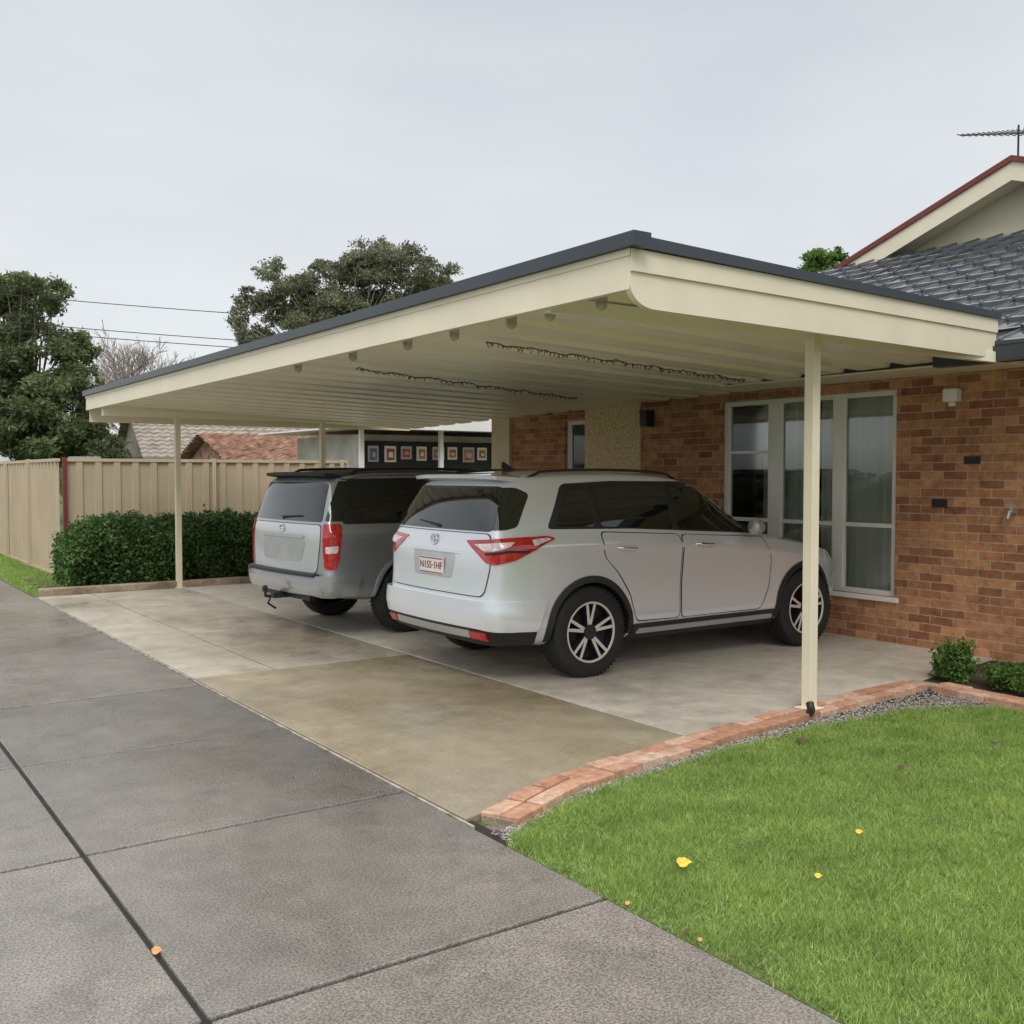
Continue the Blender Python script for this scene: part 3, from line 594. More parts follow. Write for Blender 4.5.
# ---------------------------------------------------------------- fences
def fence(p0,p1,h,name,label,first_red=False):
    P0=Vector((p0[0],p0[1],0)); P1=Vector((p1[0],p1[1],0)); L=(P1-P0).length; t=(P1-P0).normalized(); nn=Vector((t.y,-t.x,0))
    e=empty(name,P0,label,'fence'); b=MB(); prof=[]; per=.29; s=0
    while s<L-.01:
        for f,d in ((0,0),(.55,0),(.62,.035),(.93,.035)):
            if s+f*per<L: prof.append((s+f*per,d))
        s+=per
    prof.append((L,0)); vs=[]
    for s,d in prof:
        q=t*s+nn*d; vs+=[(q.x,q.y,.04),(q.x,q.y,h-.03)]
    b.add(vs,[(2*i,2*i+2,2*i+3,2*i+1) for i in range(len(prof)-1)]); b.build('panel',M['fence'],e,recalc=False)
    for z0,z1 in ((h-.05,h),(.0,.06)):
        b=MB(); q=nn*.045; r=-nn*.02
        b.prism([Vector((q.x,q.y,z0)),Vector((q.x,q.y,z1)),Vector((r.x,r.y,z1)),Vector((r.x,r.y,z0))],t*L); b.build('rail',M['fence2'],e)
    n=int(L/2.38)
    for k in range(n+1):
        q=t*(k*2.38)+nn*.05; b=MB(); b.box(q.x-.03,q.x+.03,q.y-.03,q.y+.03,0,h+.01); b.build('post',M['red'] if (k==0 and first_red) else M['fence2'],e,bevel=.003)
    return e
fence((3.42,17.3),(8.3,17.3),1.90,'metal_fence','tan ribbed metal fence behind the hedge',True)
fence((3.36,34),(3.36,17.36),1.90,'metal_fence','tan ribbed metal fence running along the grass strip')

# ---------------------------------------------------------------- outbuilding & neighbours
ob=empty('outbuilding',(8.4,17.6,0),'white framed outbuilding with dark windows holding colourful pictures','outbuilding')
def OB(b,name,mats,**kw): b.v=[(x-8.4,y-17.6,z) for x,y,z in b.v]; return b.build(name,mats,ob,**kw)
b=MB(); b.box(8.9,14,18.0,21,0,2.42); OB(b,'wall',simple('outbuilding_wall',(.50,.48,.44),.8,var=.2))
b=MB(); b.box(8.35,14.2,17.15,17.2,2.50,2.72); OB(b,'fascia',M['white'])
b=MB(); b.box(8.4,14.2,17.2,22,2.52,2.55); OB(b,'roof',M['white'])
for x_ in (8.75,10.5,12.4):
    b=MB(); b.box(x_-.04,x_+.04,17.55,17.63,0,2.52); OB(b,'post',M['white'])
b=MB(); b.box(8.95,13.5,17.93,17.99,1.75,2.30); OB(b,'window_band',M['dark'])
rr=random.Random(4)
for i in range(9):
    x_=9.05+i*.36; wdt=rr.uniform(.2,.30); z0_=rr.uniform(1.88,1.95); c=rr.choice([(.5,.08,.05),(.6,.5,.4),(.5,.2,.08),(.1,.15,.25)]); b=MB(); b.box(x_,x_+wdt,17.90,17.925,z0_,2.2,0); b.box(x_+.04,x_+wdt-.04,17.885,17.898,z0_+.04,2.15,1); b.box(x_+.08,x_+wdt-.08,17.878,17.884,z0_+.09,2.08,0); OB(b,'picture_frame',[M['white'] if i%2 else M['satin'],simple('print_%d'%i,c,.5,var=.5,vs=12)])
def gable_house(name,loc,rot,L,Wd,hw,hr,roofm,wallm,label):
    e=empty(name,loc,label,'house'); e.rotation_euler=(0,0,rot); b=MB(); b.box(-L/2,L/2,-Wd/2,Wd/2,0,hw); b.build('wall',wallm,e)
    b=MB()
    for sg in (-1,1):
        rows=14
        for r in range(rows):
            a=r/rows; c=(r+1)/rows; ya=sg*(Wd/2+.4)*(1-a); yc=sg*(Wd/2+.4)*(1-c); za=hw-.1+(hr-hw)*a; zc=hw-.1+(hr-hw)*c
            n=int(L/.15); vs=[]
            for i in range(n+1):
                x=-L/2-.3+(L+.6)*i/n; wv=.05*(i%2)+rr.uniform(-.01,.012); vs+=[(x,ya,za-.02),(x,ya,za+.06+wv),(x,yc,zc+wv)]
            b.add(vs,[(3*i,3*i+3,3*i+4,3*i+1) for i in range(n)]+[(3*i+1,3*i+4,3*i+5,3*i+2) for i in range(n)])
    b.add([(-L/2,-Wd/2,hw-.05),(-L/2,Wd/2,hw-.05),(-L/2,0,hr-.1)],[(0,1,2)]); b.add([(L/2,-Wd/2,hw-.05),(L/2,Wd/2,hw-.05),(L/2,0,hr-.1)],[(0,1,2)])
    b.build('roof',roofm,e,recalc=False)
    for sg in (-1,1):
        b=MB(); b.box(-L/2-.3,L/2+.3,sg*(Wd/2+.42)-.03,sg*(Wd/2+.42)+.03,hw-.22,hw-.06); b.build('gutter',M['sheetgrey'],e)
    return e
q=ray(315,474,27); gable_house('neighbour_house',(q.x,q.y,0),0,5.6,3.6,1.95,2.72,M['terra'],simple('neighbour_brick',(.3,.2,.15),.9),'neighbouring house with low weathered terracotta tiled roof')
q=ray(232,474,41); gable_house('neighbour_house',(q.x,q.y,0),math.radians(-6),7.4,7,2.3,4.4,M['greyroof'],simple('neighbour_wall',(.30,.30,.27),.9),'neighbouring house with weathered grey-brown tiled roof')
q=ray(85,462,30); e=empty('utility_box',(q.x,q.y,0),'small white roof-top unit showing above the fence','vent unit'); b=MB(); b.box(-.35,.35,-.3,.3,0,2.1); b.build('cabinet',M['white'],e,bevel=.02); b=MB(); b.box(-.38,.38,-.33,.33,2.1,2.16); b.build('lid',M['satin'],e)
for i,(v0,v1) in enumerate(((298,312),(325,338),(333,345))):
    b=MB(); P0=ray(-150,v0-18,34); P1=ray(430,v1+14,34); pts=[]
    for k in range(25):
        s=k/24; q=P0.lerp(P1,s); q.z-=.35*4*s*(1-s)*.4; pts.append(q)
    b.tube(pts,.014,5); b.build('power_line',M['black'],label='thin dark overhead power line against the grey sky',category='power line',group='overhead power lines')

# ---------------------------------------------------------------- cars
def fillet(poly,r,seg=4):
    out=[]; n=len(poly)
    for i in range(n):
        p=Vector(poly[i]); a=Vector(poly[i-1]); c=Vector(poly[(i+1)%n]); rr=min(r,(a-p).length*.45,(c-p).length*.45)
        s=p+(a-p).normalized()*rr; e=p+(c-p).normalized()*rr
        for k in range(seg+1):
            t=k/seg; out.append(tuple(s*(1-t)**2+p*2*t*(1-t)+e*t*t))
    return out
class Proj:
    def __init__(s,bvh): s.b=bvh
    def hit(s,kind,a,z):
        if kind=='R': o=Vector((a,-3,z)); d=Vector((0,1,0))
        elif kind=='L': o=Vector((a,3,z)); d=Vector((0,-1,0))
        elif kind=='B': o=Vector((-3,a,z)); d=Vector((1,0,0))
        elif kind=='F': o=Vector((9,a,z)); d=Vector((-1,0,0))
        elif kind=='T': o=Vector((a,z,4)); d=Vector((0,0,-1))
        else:
            sg=-1 if kind=='CR' else 1
            d=Vector((1,-sg,0)).normalized(); tg=Vector((1,sg,0)).normalized(); o=tg*a-d*4+Vector((0,0,z))
        l,n,i,ds=s.b.ray_cast(o,d)
        if l is None:
            l,n,i,ds=s.b.find_nearest(o+d*3.0)
        if n.dot(d)>0: n=-n
        return l,n
    def patch(s,mb,kind,poly,off,m=0,r=.03,grid=.06,skirt=True):
        if r: poly=fillet([tuple(p) for p in poly],r)
        bm=bmesh.new(); f=bm.faces.new([bm.verts.new((p[0],p[1],0)) for p in poly])
        xs=[p[0] for p in poly]; zs=[p[1] for p in poly]
        for ax,lo,hi in ((0,min(xs),max(xs)),(1,min(zs),max(zs))):
            k=math.ceil(lo/grid)*grid
            while k<hi:
                c=[0,0,0]; c[ax]=k; nn=[0,0,0]; nn[ax]=1
                bmesh.ops.bisect_plane(bm,geom=list(bm.verts)+list(bm.edges)+list(bm.faces),plane_co=c,plane_no=nn); k+=grid
        inner={}; dref=None
        for v in bm.verts:
            l,n=s.hit(kind,v.co.x,v.co.y); v.co=l+n*off; inner[v]=l-n*.012; dref=n
        bm.normal_update()
        flip=sum(f.normal.dot(dref) for f in bm.faces)<0
        idx={v:i for i,v in enumerate(bm.verts)}; vs=[v.co.copy() for v in bm.verts]; fs=[]
        for f in bm.faces:
            q=[idx[v] for v in f.verts]; fs.append(q[::-1] if flip else q)
        mb.add(vs,fs,m)
        if skirt:
            vs=[];fs=[]
            for e in bm.edges:
                if e.is_boundary:
                    a,c=e.verts; k=len(vs); vs+=[a.co.copy(),c.co.copy(),inner[c],inner[a]]; fs.append((k,k+1,k+2,k+3))
            mb.add(vs,fs,m)
        bm.free()
def text_mesh(txt,size,ext=.001):
    cu=bpy.data.curves.new('t','FONT'); cu.body=txt; cu.size=size; cu.extrude=ext; cu.align_x='CENTER'; cu.align_y='CENTER'
    o=bpy.data.objects.new('t',cu); COL.objects.link(o); dg=bpy.context.evaluated_depsgraph_get(); me=bpy.data.meshes.new_from_object(o.evaluated_get(dg)); bpy.data.objects.remove(o); return me
TXT=Matrix(((0,0,-1,0),(-1,0,0,0),(0,1,0,0),(0,0,0,1)))

def make_body(P):
    st=P['st']; I=lambda key,x: float(np.interp(x,[a for a,_ in P[key]],[c for _,c in P[key]]))
    bm=bmesh.new(); rings=[]; halfs=[]
    def rakeR(z): return float(np.interp(z,[a for a,_ in P['rake']],[c for _,c in P['rake']]))
    for x in st:
        w=I('w',x); wr=I('wr',x); zt=I('zt',x); zb=I('zb',x); be=min(I('belt',x),zt-.05)
        mid=min(.72,be-.18); lo=min(zb+.22,mid-.08)
        yb=w*.940; yr=min(wr,yb*.985); ztr=max(zt-.075,be+.02)
        H_=[(0,zb),(.4*w,zb),(.8*w,zb),(.955*w,zb+.05),(.992*w,lo),(.974*w,mid),(w*1.006,be-.12),(yb,be),((yb+yr)/2+.02,(be+ztr)/2),(yr,ztr),(yr*.93,zt-.028),(yr*.5,zt-.004),(0,zt)]
        row=[]
        for y,z in H_:
            f=max(0,1-x/.9); row.append((x+rakeR(z)*f,y,z))
        halfs.append(row)
        n=len(row); rings.append([bm.verts.new(p) for p in row]+[bm.verts.new((row[i][0],-row[i][1],row[i][2])) for i in range(n-2,0,-1)])
    n=len(halfs[0]); R=2*n-2
    for a,c in zip(rings[:-1],rings[1:]):
        for k in range(R): bm.faces.new([a[k],a[(k+1)%R],c[(k+1)%R],c[k]])
    for which,sgn,bul in ((0,-1,P.get('bulge',.03)),(-1,1,.05)):
        ring=rings[which]; row=halfs[which]
        def rv(i): return ring[i] if i>=0 else ring[R+i]
        rows=[]
        for i in range(2,n-2):
            if i==2: rows.append([rv(2),rv(1),rv(0),rv(-1),rv(-2)])
            elif i==n-3: rows.append([ring[n-3],ring[n-2],ring[n-1],rv(-(n-2)),rv(-(n-3))])
            else:
                x,y,z=row[i]; rows.append([ring[i],bm.verts.new((x+sgn*bul*.75,y*.5,z)),bm.verts.new((x+sgn*bul,0,z)),bm.verts.new((x+sgn*bul*.75,-y*.5,z)),rv(-i)])
        for a,c in zip(rows[:-1],rows[1:]):
            for k in range(4): bm.faces.new([a[k],a[k+1],c[k+1],c[k]])
    bmesh.ops.recalc_face_normals(bm,faces=bm.faces)
    cl_=bm.edges.layers.float.get('crease_edge') or bm.edges.layers.float.new('crease_edge')
    for a,c in zip(rings[:-1],rings[1:]):
        for k,cv in ((7,.4),(6,.7),(4,.5)):
            for kk in (k,R-k):
                e=bm.edges.get([a[kk],c[kk]])
                if e: e[cl_]=cv
    me=bpy.data.meshes.new('bodycage'); bm.to_mesh(me); bm.free()
    o=bpy.data.objects.new('tmp',me); COL.objects.link(o); sm=o.modifiers.new('s','SUBSURF'); sm.levels=3; sm.render_levels=3
    dg=bpy.context.evaluated_depsgraph_get(); full=bpy.data.meshes.new_from_object(o.evaluated_get(dg))
    bvh=BVHTree.FromPolygons([v.co.copy() for v in full.vertices],[tuple(p.vertices) for p in full.polygons])
    cut=MB()
    for ax in P['axles']:
        for sg in (-1,1):
            N=40; c=[]
            for k in range(N):
                a=2*math.pi*k/N; c.append(Vector((ax+P['ra']*math.cos(a),sg*.52,P['rw']+.01+P['ra']*math.sin(a))))
            cut.prism(c,(0,sg*.8,0),1)
    co_=cut.build('cutter',[M['black'],M['black']])
    o.data=full; full.materials.clear(); full.materials.append(P['paint']); full.materials.append(M['black'])
    o.modifiers.clear(); bo=o.modifiers.new('b','BOOLEAN'); bo.operation='DIFFERENCE'; bo.solver='EXACT'; bo.object=co_
    dg=bpy.context.evaluated_depsgraph_get(); fin=bpy.data.meshes.new_from_object(o.evaluated_get(dg))
    bpy.data.objects.remove(co_); bpy.data.objects.remove(o)
    fin.polygons.foreach_set("use_smooth",[True]*len(fin.polygons)); fin.set_sharp_from_angle(angle=math.radians(35))
    fin.name='body'
    return fin,bvh
def wheel(P,car,ax,sg):
    rw=P['rw']; yo=P['yo']; c=(ax,sg*(yo-.115),rw)
    b=MB(); b.lathe([(.02,-.02),(.15,-.02),(.15,.005),(.02,.005)],32,0); b.lathe([(.0,.03),(.06,.03),(.06,-.1),(0,-.1)],20,1)
    w=b.build('wheel',[M['darkalloy'],M['black']],car,c,smooth=True)
    prof=[(.245,-.10),(.25,-.112),(.30,-.118),(rw-.035,-.114),(rw-.012,-.10),(rw,-.075),(rw,-.04),(rw-.008,-.038),(rw-.008,-.032),(rw,-.03),(rw,.0),(rw-.008,.002),(rw-.008,.008),(rw,.01),(rw,.04),(rw-.008,.042),(rw-.008,.048),(rw,.05),(rw,.075),(rw-.012,.10),(rw-.035,.114),(.30,.118),(.25,.112),(.245,.10)]
    b=MB(); b.lathe(prof,64,0)
    for k in range(56):
        a=2*math.pi*k/56
        for s2 in (-1,1):
            Mx=Matrix.Translation((math.cos(a)*(rw-.004),s2*.088,math.sin(a)*(rw-.004)))@Matrix.Rotation(-a+math.pi/2,4,'Y'); b.box(-.008,.008,-.014,.014,-.008,.004,0,Mx)
    b.build('tyre',M['rubber'],w,smooth=True,recalc=True)
    b=MB(); f=sg
    b.lathe([(.248,-.10),(.252,.106),(.246,.113),(.234,.111),(.230,.104)],64,0,sgn=f)
    b.lathe([(.230,.104),(.224,.07),(.222,-.09)],64,1,sgn=f)
    b.lathe([(.226,.02),(.19,.012),(.06,.012)],48,1,sgn=f)
    ns=P.get('spokes',5); dbl=P.get('double',True)
    for k in range(ns):
        for dd in ((-.17,.17) if dbl else (0,)):
            a0=2*math.pi*k/ns+.3; a1=a0+dd
            r0_,r1_=.035,.234; w0,w1=(.014,.0125) if dbl else (.020,.028)
            p0=Vector((math.cos(a0+dd*.5)*r0_,0,math.sin(a0+dd*.5)*r0_)); p1=Vector((math.cos(a1)*r1_,0,math.sin(a1)*r1_)); t=(p1-p0).normalized(); n=Vector((-t.z,0,t.x))
            y0,y1=f*.085,f*.103; yb0,yb1=f*.035,f*.05
            vs=[p0-n*w0*1.3+Vector((0,yb0,0)),p0+n*w0*1.3+Vector((0,yb0,0)),p1+n*w1*1.3+Vector((0,yb1,0)),p1-n*w1*1.3+Vector((0,yb1,0)),p0-n*w0+Vector((0,y0,0)),p0+n*w0+Vector((0,y0,0)),p1+n*w1+Vector((0,y1,0)),p1-n*w1+Vector((0,y1,0))]
            b.add(vs,[(4,5,6,7)],0); b.add(vs,[(0,1,5,4),(1,2,6,5),(2,3,7,6),(3,0,4,7)],1)
    b.lathe([(.0,.094),(.028,.094),(.036,.088),(.040,.03)],24,0,sgn=f)
    for k in range(5):
        a=2*math.pi*(k+.5)/5+.3; b.tube([(math.cos(a)*.055,f*.03,math.sin(a)*.055),(math.cos(a)*.055,f*.066,math.sin(a)*.055)],.009,6,m=1)
    b.build('rim',[M['alloy'],M['darkalloy']],w,smooth=True)
def arch(pr,mb,kind,ax,zc,r0,r1,a0,a1,off,m=0,n=26):
    vs=[];fs=[]
    for i in range(n+1):
        a=math.radians(a0+(a1-a0)*i/n)
        for j,r in enumerate((r0,(r0+r1)/2,r1)):
            l,nn=pr.hit(kind,ax+r*math.cos(a),max(zc+r*math.sin(a),.24)); vs.append(l+Vector((0,(-1 if kind=='R' else 1)*off*(1 if j<2 else .4),0)))
        l,nn=pr.hit(kind,ax+r0*math.cos(a),max(zc+r0*math.sin(a),.24)); vs.append(l+Vector((0,(1 if kind=='R' else -1)*.05,0)))
    for i in range(n):
        k=4*i; fs+=[(k,k+4,k+5,k+1),(k+1,k+5,k+6,k+2),(k+3,k+7,k+4,k)]
    mb.add(vs,fs,m)
def door(pr,sd,poly,mats,car):
    b=MB(); c=Vector((sum(p[0] for p in poly)/len(poly),sum(p[1] for p in poly)/len(poly)))
    big=[tuple(c+(Vector(p)-c)*(1+.013/(Vector(p)-c).length)) for p in poly]
    pr.patch(b,sd,big,.0015,1,r=.05,skirt=False); pr.patch(b,sd,poly,.0045,0,r=.05,grid=.03)
    return b.build('door',mats,car,smooth=True,recalc=False)
def carA():
    P=dict(paint=M['silver'],axles=(1.03,3.68),ra=.405,rw=.372,yo=.925,
     st=[0,.05,.16,.4,.8,1.3,1.8,2.2,2.5,2.85,3.15,3.45,3.85,4.15,4.36,4.44],
     w=[(0,.79),(.05,.85),(.16,.895),(.4,.92),(.8,.935),(3.5,.935),(3.95,.90),(4.2,.83),(4.36,.72),(4.44,.58)],
     wr=[(0,.62),(.16,.67),(.5,.70),(2.2,.70),(2.5,.69),(3.15,.72),(3.5,.76),(4.1,.72),(4.44,.48)],
     zt=[(0,1.60),(.16,1.645),(.5,1.675),(1.3,1.695),(2.0,1.68),(2.38,1.64),(3.12,1.15),(3.4,1.095),(3.9,1.03),(4.2,.95),(4.36,.87),(4.44,.78)],
     zb=[(0,.34),(.4,.28),(1,.24),(3.6,.24),(4.2,.26),(4.44,.32)],
     belt=[(0,1.20),(1.0,1.20),(3.0,1.10),(3.4,1.03),(4.1,.93),(4.44,.72)],
     rake=[(.3,.15),(.5,.09),(.72,.12),(1.05,.13),(1.2,.18),(1.55,.34),(1.66,.38)],bulge=.04)
    body,bvh=make_body(P); pr=Proj(bvh)
    car=empty('parked_car',(4.20,7.32,0),'silver family SUV parked nose-in to the brick house under a carport','car','cars parked under the carport')
    link('body',body,car)
    for sd,sg in (('R',-1),('L',1)):
        for k,poly in enumerate(([(1.15,1.175),(1.16,.98),(1.32,.84),(1.45,.66),(1.51,.43),(2.0,.42),(2.02,1.13)],[(2.05,1.128),(2.03,.42),(3.02,.42),(3.14,.62),(3.16,.85),(3.08,1.07)])):
            do=door(pr,sd,poly,[M['silver'],M['black']],car)
            hx=(1.30,2.20)[k]; l,n=pr.hit(sd,hx+.09,1.035); b=MB()
            b.tube([(hx,l.y-sg*.01,1.045),(hx+.015,l.y+sg*.035,1.043),(hx+.17,l.y+sg*.035,1.033),(hx+.19,l.y-sg*.01,1.03)],[.012,.014,.014,.012],8); b.build('handle',M['chrome'],do,smooth=True)
        b=MB(); pr.patch(b,sd,[(.62,1.215),(1.5,1.195),(3.07,1.105),(2.62,1.45),(2.42,1.56),(2.2,1.585),(1.4,1.592),(.86,1.57)],.0025,0,r=.05); b.build('window_trim',M['black'],car,smooth=True,recalc=False)
        for poly in ([(.70,1.235),(1.10,1.222),(1.10,1.548),(.93,1.543)],[(1.17,1.22),(1.97,1.182),(1.97,1.565),(1.17,1.565)],[(2.04,1.178),(2.93,1.128),(2.55,1.43),(2.37,1.54),(2.04,1.562)]):
            b=MB(); pr.patch(b,sd,poly,.006,0,r=.035,skirt=False); b.build('window',M['glass_dark'],car,smooth=True,recalc=False)
        for ax in P['axles']:
            b=MB(); arch(pr,b,sd,ax,P['rw']+.01,.395,.450,-8,188,.016); b.build('wheel_arch_trim',M['black'],car,smooth=True,recalc=False)
        b=MB(); pr.patch(b,sd,[(1.46,.27),(3.26,.27),(3.24,.40),(1.48,.40)],.014,0,r=.02); b.build('side_skirt',M['black'],car,smooth=True,recalc=False)
        b=MB(); pr.patch(b,sd,[(1.52,.325),(3.2,.325),(3.18,.365),(1.54,.365)],.024,0,r=.01); b.build('side_step',M['satin'],car,smooth=True,recalc=False)
        b=MB(); y=sg*1.02
        b.tube([(2.86,sg*.86,1.16),(2.86,sg*.96,1.165)],[.03,.02],8,m=1)
        b.tube([(2.80,y,1.175),(2.82,y,1.175),(2.90,y,1.175),(2.945,y,1.17)],[.045,.07,.065,.03],14,m=0); b.build('side_mirror',[M['satin'],M['black']],car,smooth=True)
        K='CR' if sg<0 else 'CL'
        b=MB(); pr.patch(b,K,[(.42,1.125),(.62,1.14),(.80,1.155),(1.06,1.162),(1.12,1.14),(.96,1.05),(.84,.985),(.70,.95),(.62,.96),(.54,1.025),(.48,1.07)],.012,0,r=.02,grid=.03)
        to=b.build('tail_light',M['lens'],car,smooth=True,recalc=False)
        b=MB(); pr.patch(b,K,[(.50,1.100),(.66,1.112),(.84,1.122),(.80,1.085),(.68,1.055),(.60,1.05),(.56,1.072)],.0145,0,r=.015,grid=.03,skirt=False); b.build('light_lens',M['lensclear'],to,smooth=True,recalc=False)
        b=MB(); pr.patch(b,K,[(.95,1.135),(1.06,1.148),(1.085,1.133),(.97,1.085)],.0145,0,r=.01,grid=.03,skirt=False); b.build('light_lens',M['lensclear'],to,smooth=True,recalc=False)
        b=MB(); pr.patch(b,K,[(.60,1.035),(.80,1.065),(.95,1.06),(.93,1.045),(.80,1.045),(.62,1.018)],.0150,0,r=.006,grid=.03,skirt=False); b.build('light_divider',M['darkalloy'],to,smooth=True,recalc=False)
        b=MB(); pr.patch(b,sd,[(4.0,.80),(4.3,.74),(4.28,.84),(4.05,.92)],.006,0,r=.02,grid=.04); b.build('headlight',M['lensclear'],car,smooth=True,recalc=False)
        b=MB(); pts=[]
        for i in range(14):
            x=.6+1.65*i/13; l,n=pr.hit('T',x,sg*.62); pts.append((x,sg*.62,l.z+(.030 if 0<i<13 else -.01)))
        b.tube(pts,.012,8); b.build('roof_rail',M['darkalloy'],car,smooth=True)
        for ax in P['axles']: wheel(P,car,ax,sg)
    b=MB(); tg=[(-.72,.70),(.72,.70),(.78,.95),(.74,1.18),(-.74,1.18),(-.78,.95)]
    pr.patch(b,'B',[(x*1.01,z+(.008 if z>1 else -.008)) for x,z in tg],.0015,1,r=.07,skirt=False); pr.patch(b,'B',tg,.006,0,r=.07,grid=.04); b.build('tailgate',[M['silver'],M['black']],car,smooth=True,recalc=False)
    b=MB(); pr.patch(b,'B',[(-.74,1.20),(.74,1.20),(.64,1.55),(-.64,1.55)],.006,0,r=.06,grid=.05); b.build('rear_window',M['glass_dark'],car,smooth=True,recalc=False)
    for K in ('CR','CL'):
        b=MB(); pr.patch(b,K,[(.60,1.21),(.76,1.215),(.84,1.235),(.90,1.49),(.80,1.54),(.66,1.54)],.005,0,r=.03,grid=.04); b.build('pillar_trim',M['glass_dark'],car,smooth=True,recalc=False)
    b=MB(); N=12; vs=[]
    for i in range(N+1):
        y=-.64+1.28*i/N; k=1-abs(y/.64)**3; xr=.29-.05*k; l,n=pr.hit('T',.56,y); zt_=l.z
        vs+=[(.60,y,zt_+.004),(xr,y,1.635+.012*k),(xr+.01,y,1.605+.012*k),(.50,y,1.58)]
    b.add(vs,[(4*i+a,4*i+a+1,4*i+a+5,4*i+a+4) for i in range(N) for a in range(3)]+[(0,1,2,3),(4*N+3,4*N+2,4*N+1,4*N)]); b.build('spoiler',M['silver'],car,smooth=True)
    b=MB(); b.box(.25,.262,-.16,.16,1.618,1.632); b.build('brake_light',M['lens'],car)
    b=MB(); b.prism([Vector((.78,-.006,1.66)),Vector((.96,-.006,1.66)),Vector((.80,-.006,1.755)),Vector((.78,-.006,1.75))],(0,.012,0)); b.build('roof_antenna',M['black'],car)
    l,n=pr.hit('B',0,.90); b=MB(); b.box(-.010,0,-.19,.19,-.068,.068); b.box(-.013,-.009,-.182,.182,-.062,-.054,1); b.box(-.013,-.009,-.182,.182,.054,.062,1)
    po=b.build('number_plate',[M['plate'],M['redtext']],car,(l.x-.012,0,.90))
    tm=text_mesh('N155·1HF',.085,.0015); tm.materials.append(M['redtext']); to=link('plate_lettering',tm,po); to.matrix_local=Matrix.Translation((-.0125,0,0))@TXT
    b=MB(); pr.patch(b,'B',[(-.30,.81),(.30,.81),(.34,1.015),(-.34,1.015)],.0075,0,r=.04); b.build('plate_recess',simple('recess_silver',(.54,.56,.59),.3,metal=.3,coat=.8),car,smooth=True,recalc=False)
    b=MB(); pr.patch(b,'B',[(-.40,1.018),(.40,1.018),(.38,1.045),(-.38,1.045)],.018,0,r=.01); b.build('chrome_strip',M['silver'],car,smooth=True,recalc=False)
    l,n=pr.hit('B',0,1.11); b=MB(); N=28; pts=[(l.x-.012,.055*math.cos(2*math.pi*i/N),1.112+.042*math.sin(2*math.pi*i/N)) for i in range(N+1)]; b.tube(pts,.007,6,cap=False); b.tube([(l.x-.012,-.05,1.112),(l.x-.012,.05,1.112)],.006,6); b.tube([(l.x-.012,-.02,1.145),(l.x-.012,.0,1.08),(l.x-.012,.02,1.145)],.005,6); b.build('emblem',M['chrome'],car,smooth=True)
    b=MB(); pr.patch(b,'B',[(.46,1.085),(.62,1.085),(.62,1.105),(.46,1.105)],.009,0,r=.004); b.build('badge',M['chrome'],car,recalc=False)
    l,n=pr.hit('B',0,1.24); b=MB(); b.tube([(l.x-.01,0,1.225),(l.x-.03,0,1.235),(l.x+.01,.35,1.26)],[.018,.010,.006],8); b.build('rear_wiper',M['black'],car,smooth=True)
    b=MB(); pr.patch(b,'B',[(-.78,.46),(.78,.46),(.78,.665),(-.78,.665)],.045,0,r=.05)
    for K in ('CR','CL'): pr.patch(b,K,[(.56,.46),(.98,.44),(1.0,.50),(1.05,.665),(.56,.665)],.0449,0,r=.03,grid=.04)
    b.build('rear_bumper',M['silver'],car,smooth=True,recalc=False)
    b=MB(); pr.patch(b,'B',[(-.76,.33),(.76,.33),(.78,.455),(-.78,.455)],.030,0,r=.02)
    for K in ('CR','CL'): pr.patch(b,K,[(.56,.35),(.95,.34),(.98,.43),(.56,.452)],.0299,0,r=.01,grid=.04)
    b.build('bumper_valance',M['black'],car,smooth=True,recalc=False)
    b=MB(); pr.patch(b,'B',[(-.58,.385),(.58,.385),(.58,.435),(-.58,.435)],.040,0,r=.01); b.build('bumper_strip',M['satin'],car,smooth=True,recalc=False)
    for sg in (-1,1):
        b=MB(); pr.patch(b,'B',[(sg*.60,.385),(sg*.76,.385),(sg*.76,.435),(sg*.60,.435)],.046,0,r=.01); b.build('reflector',M['lens'],car,smooth=True,recalc=False)
    b=MB(); pr.patch(b,'F',[(-.35,.5),(.35,.5),(.4,.72),(-.4,.72)],.01,0,r=.03); b.build('grille',M['black'],car,smooth=True,recalc=False)
    b=MB(); pr.patch(b,'T',[(2.45,-.60),(3.08,-.66),(3.08,.66),(2.45,.60)],.004,0,r=.05,grid=.08,skirt=False); b.build('windscreen',M['glass_dark'],car,smooth=True,recalc=False)
carA()
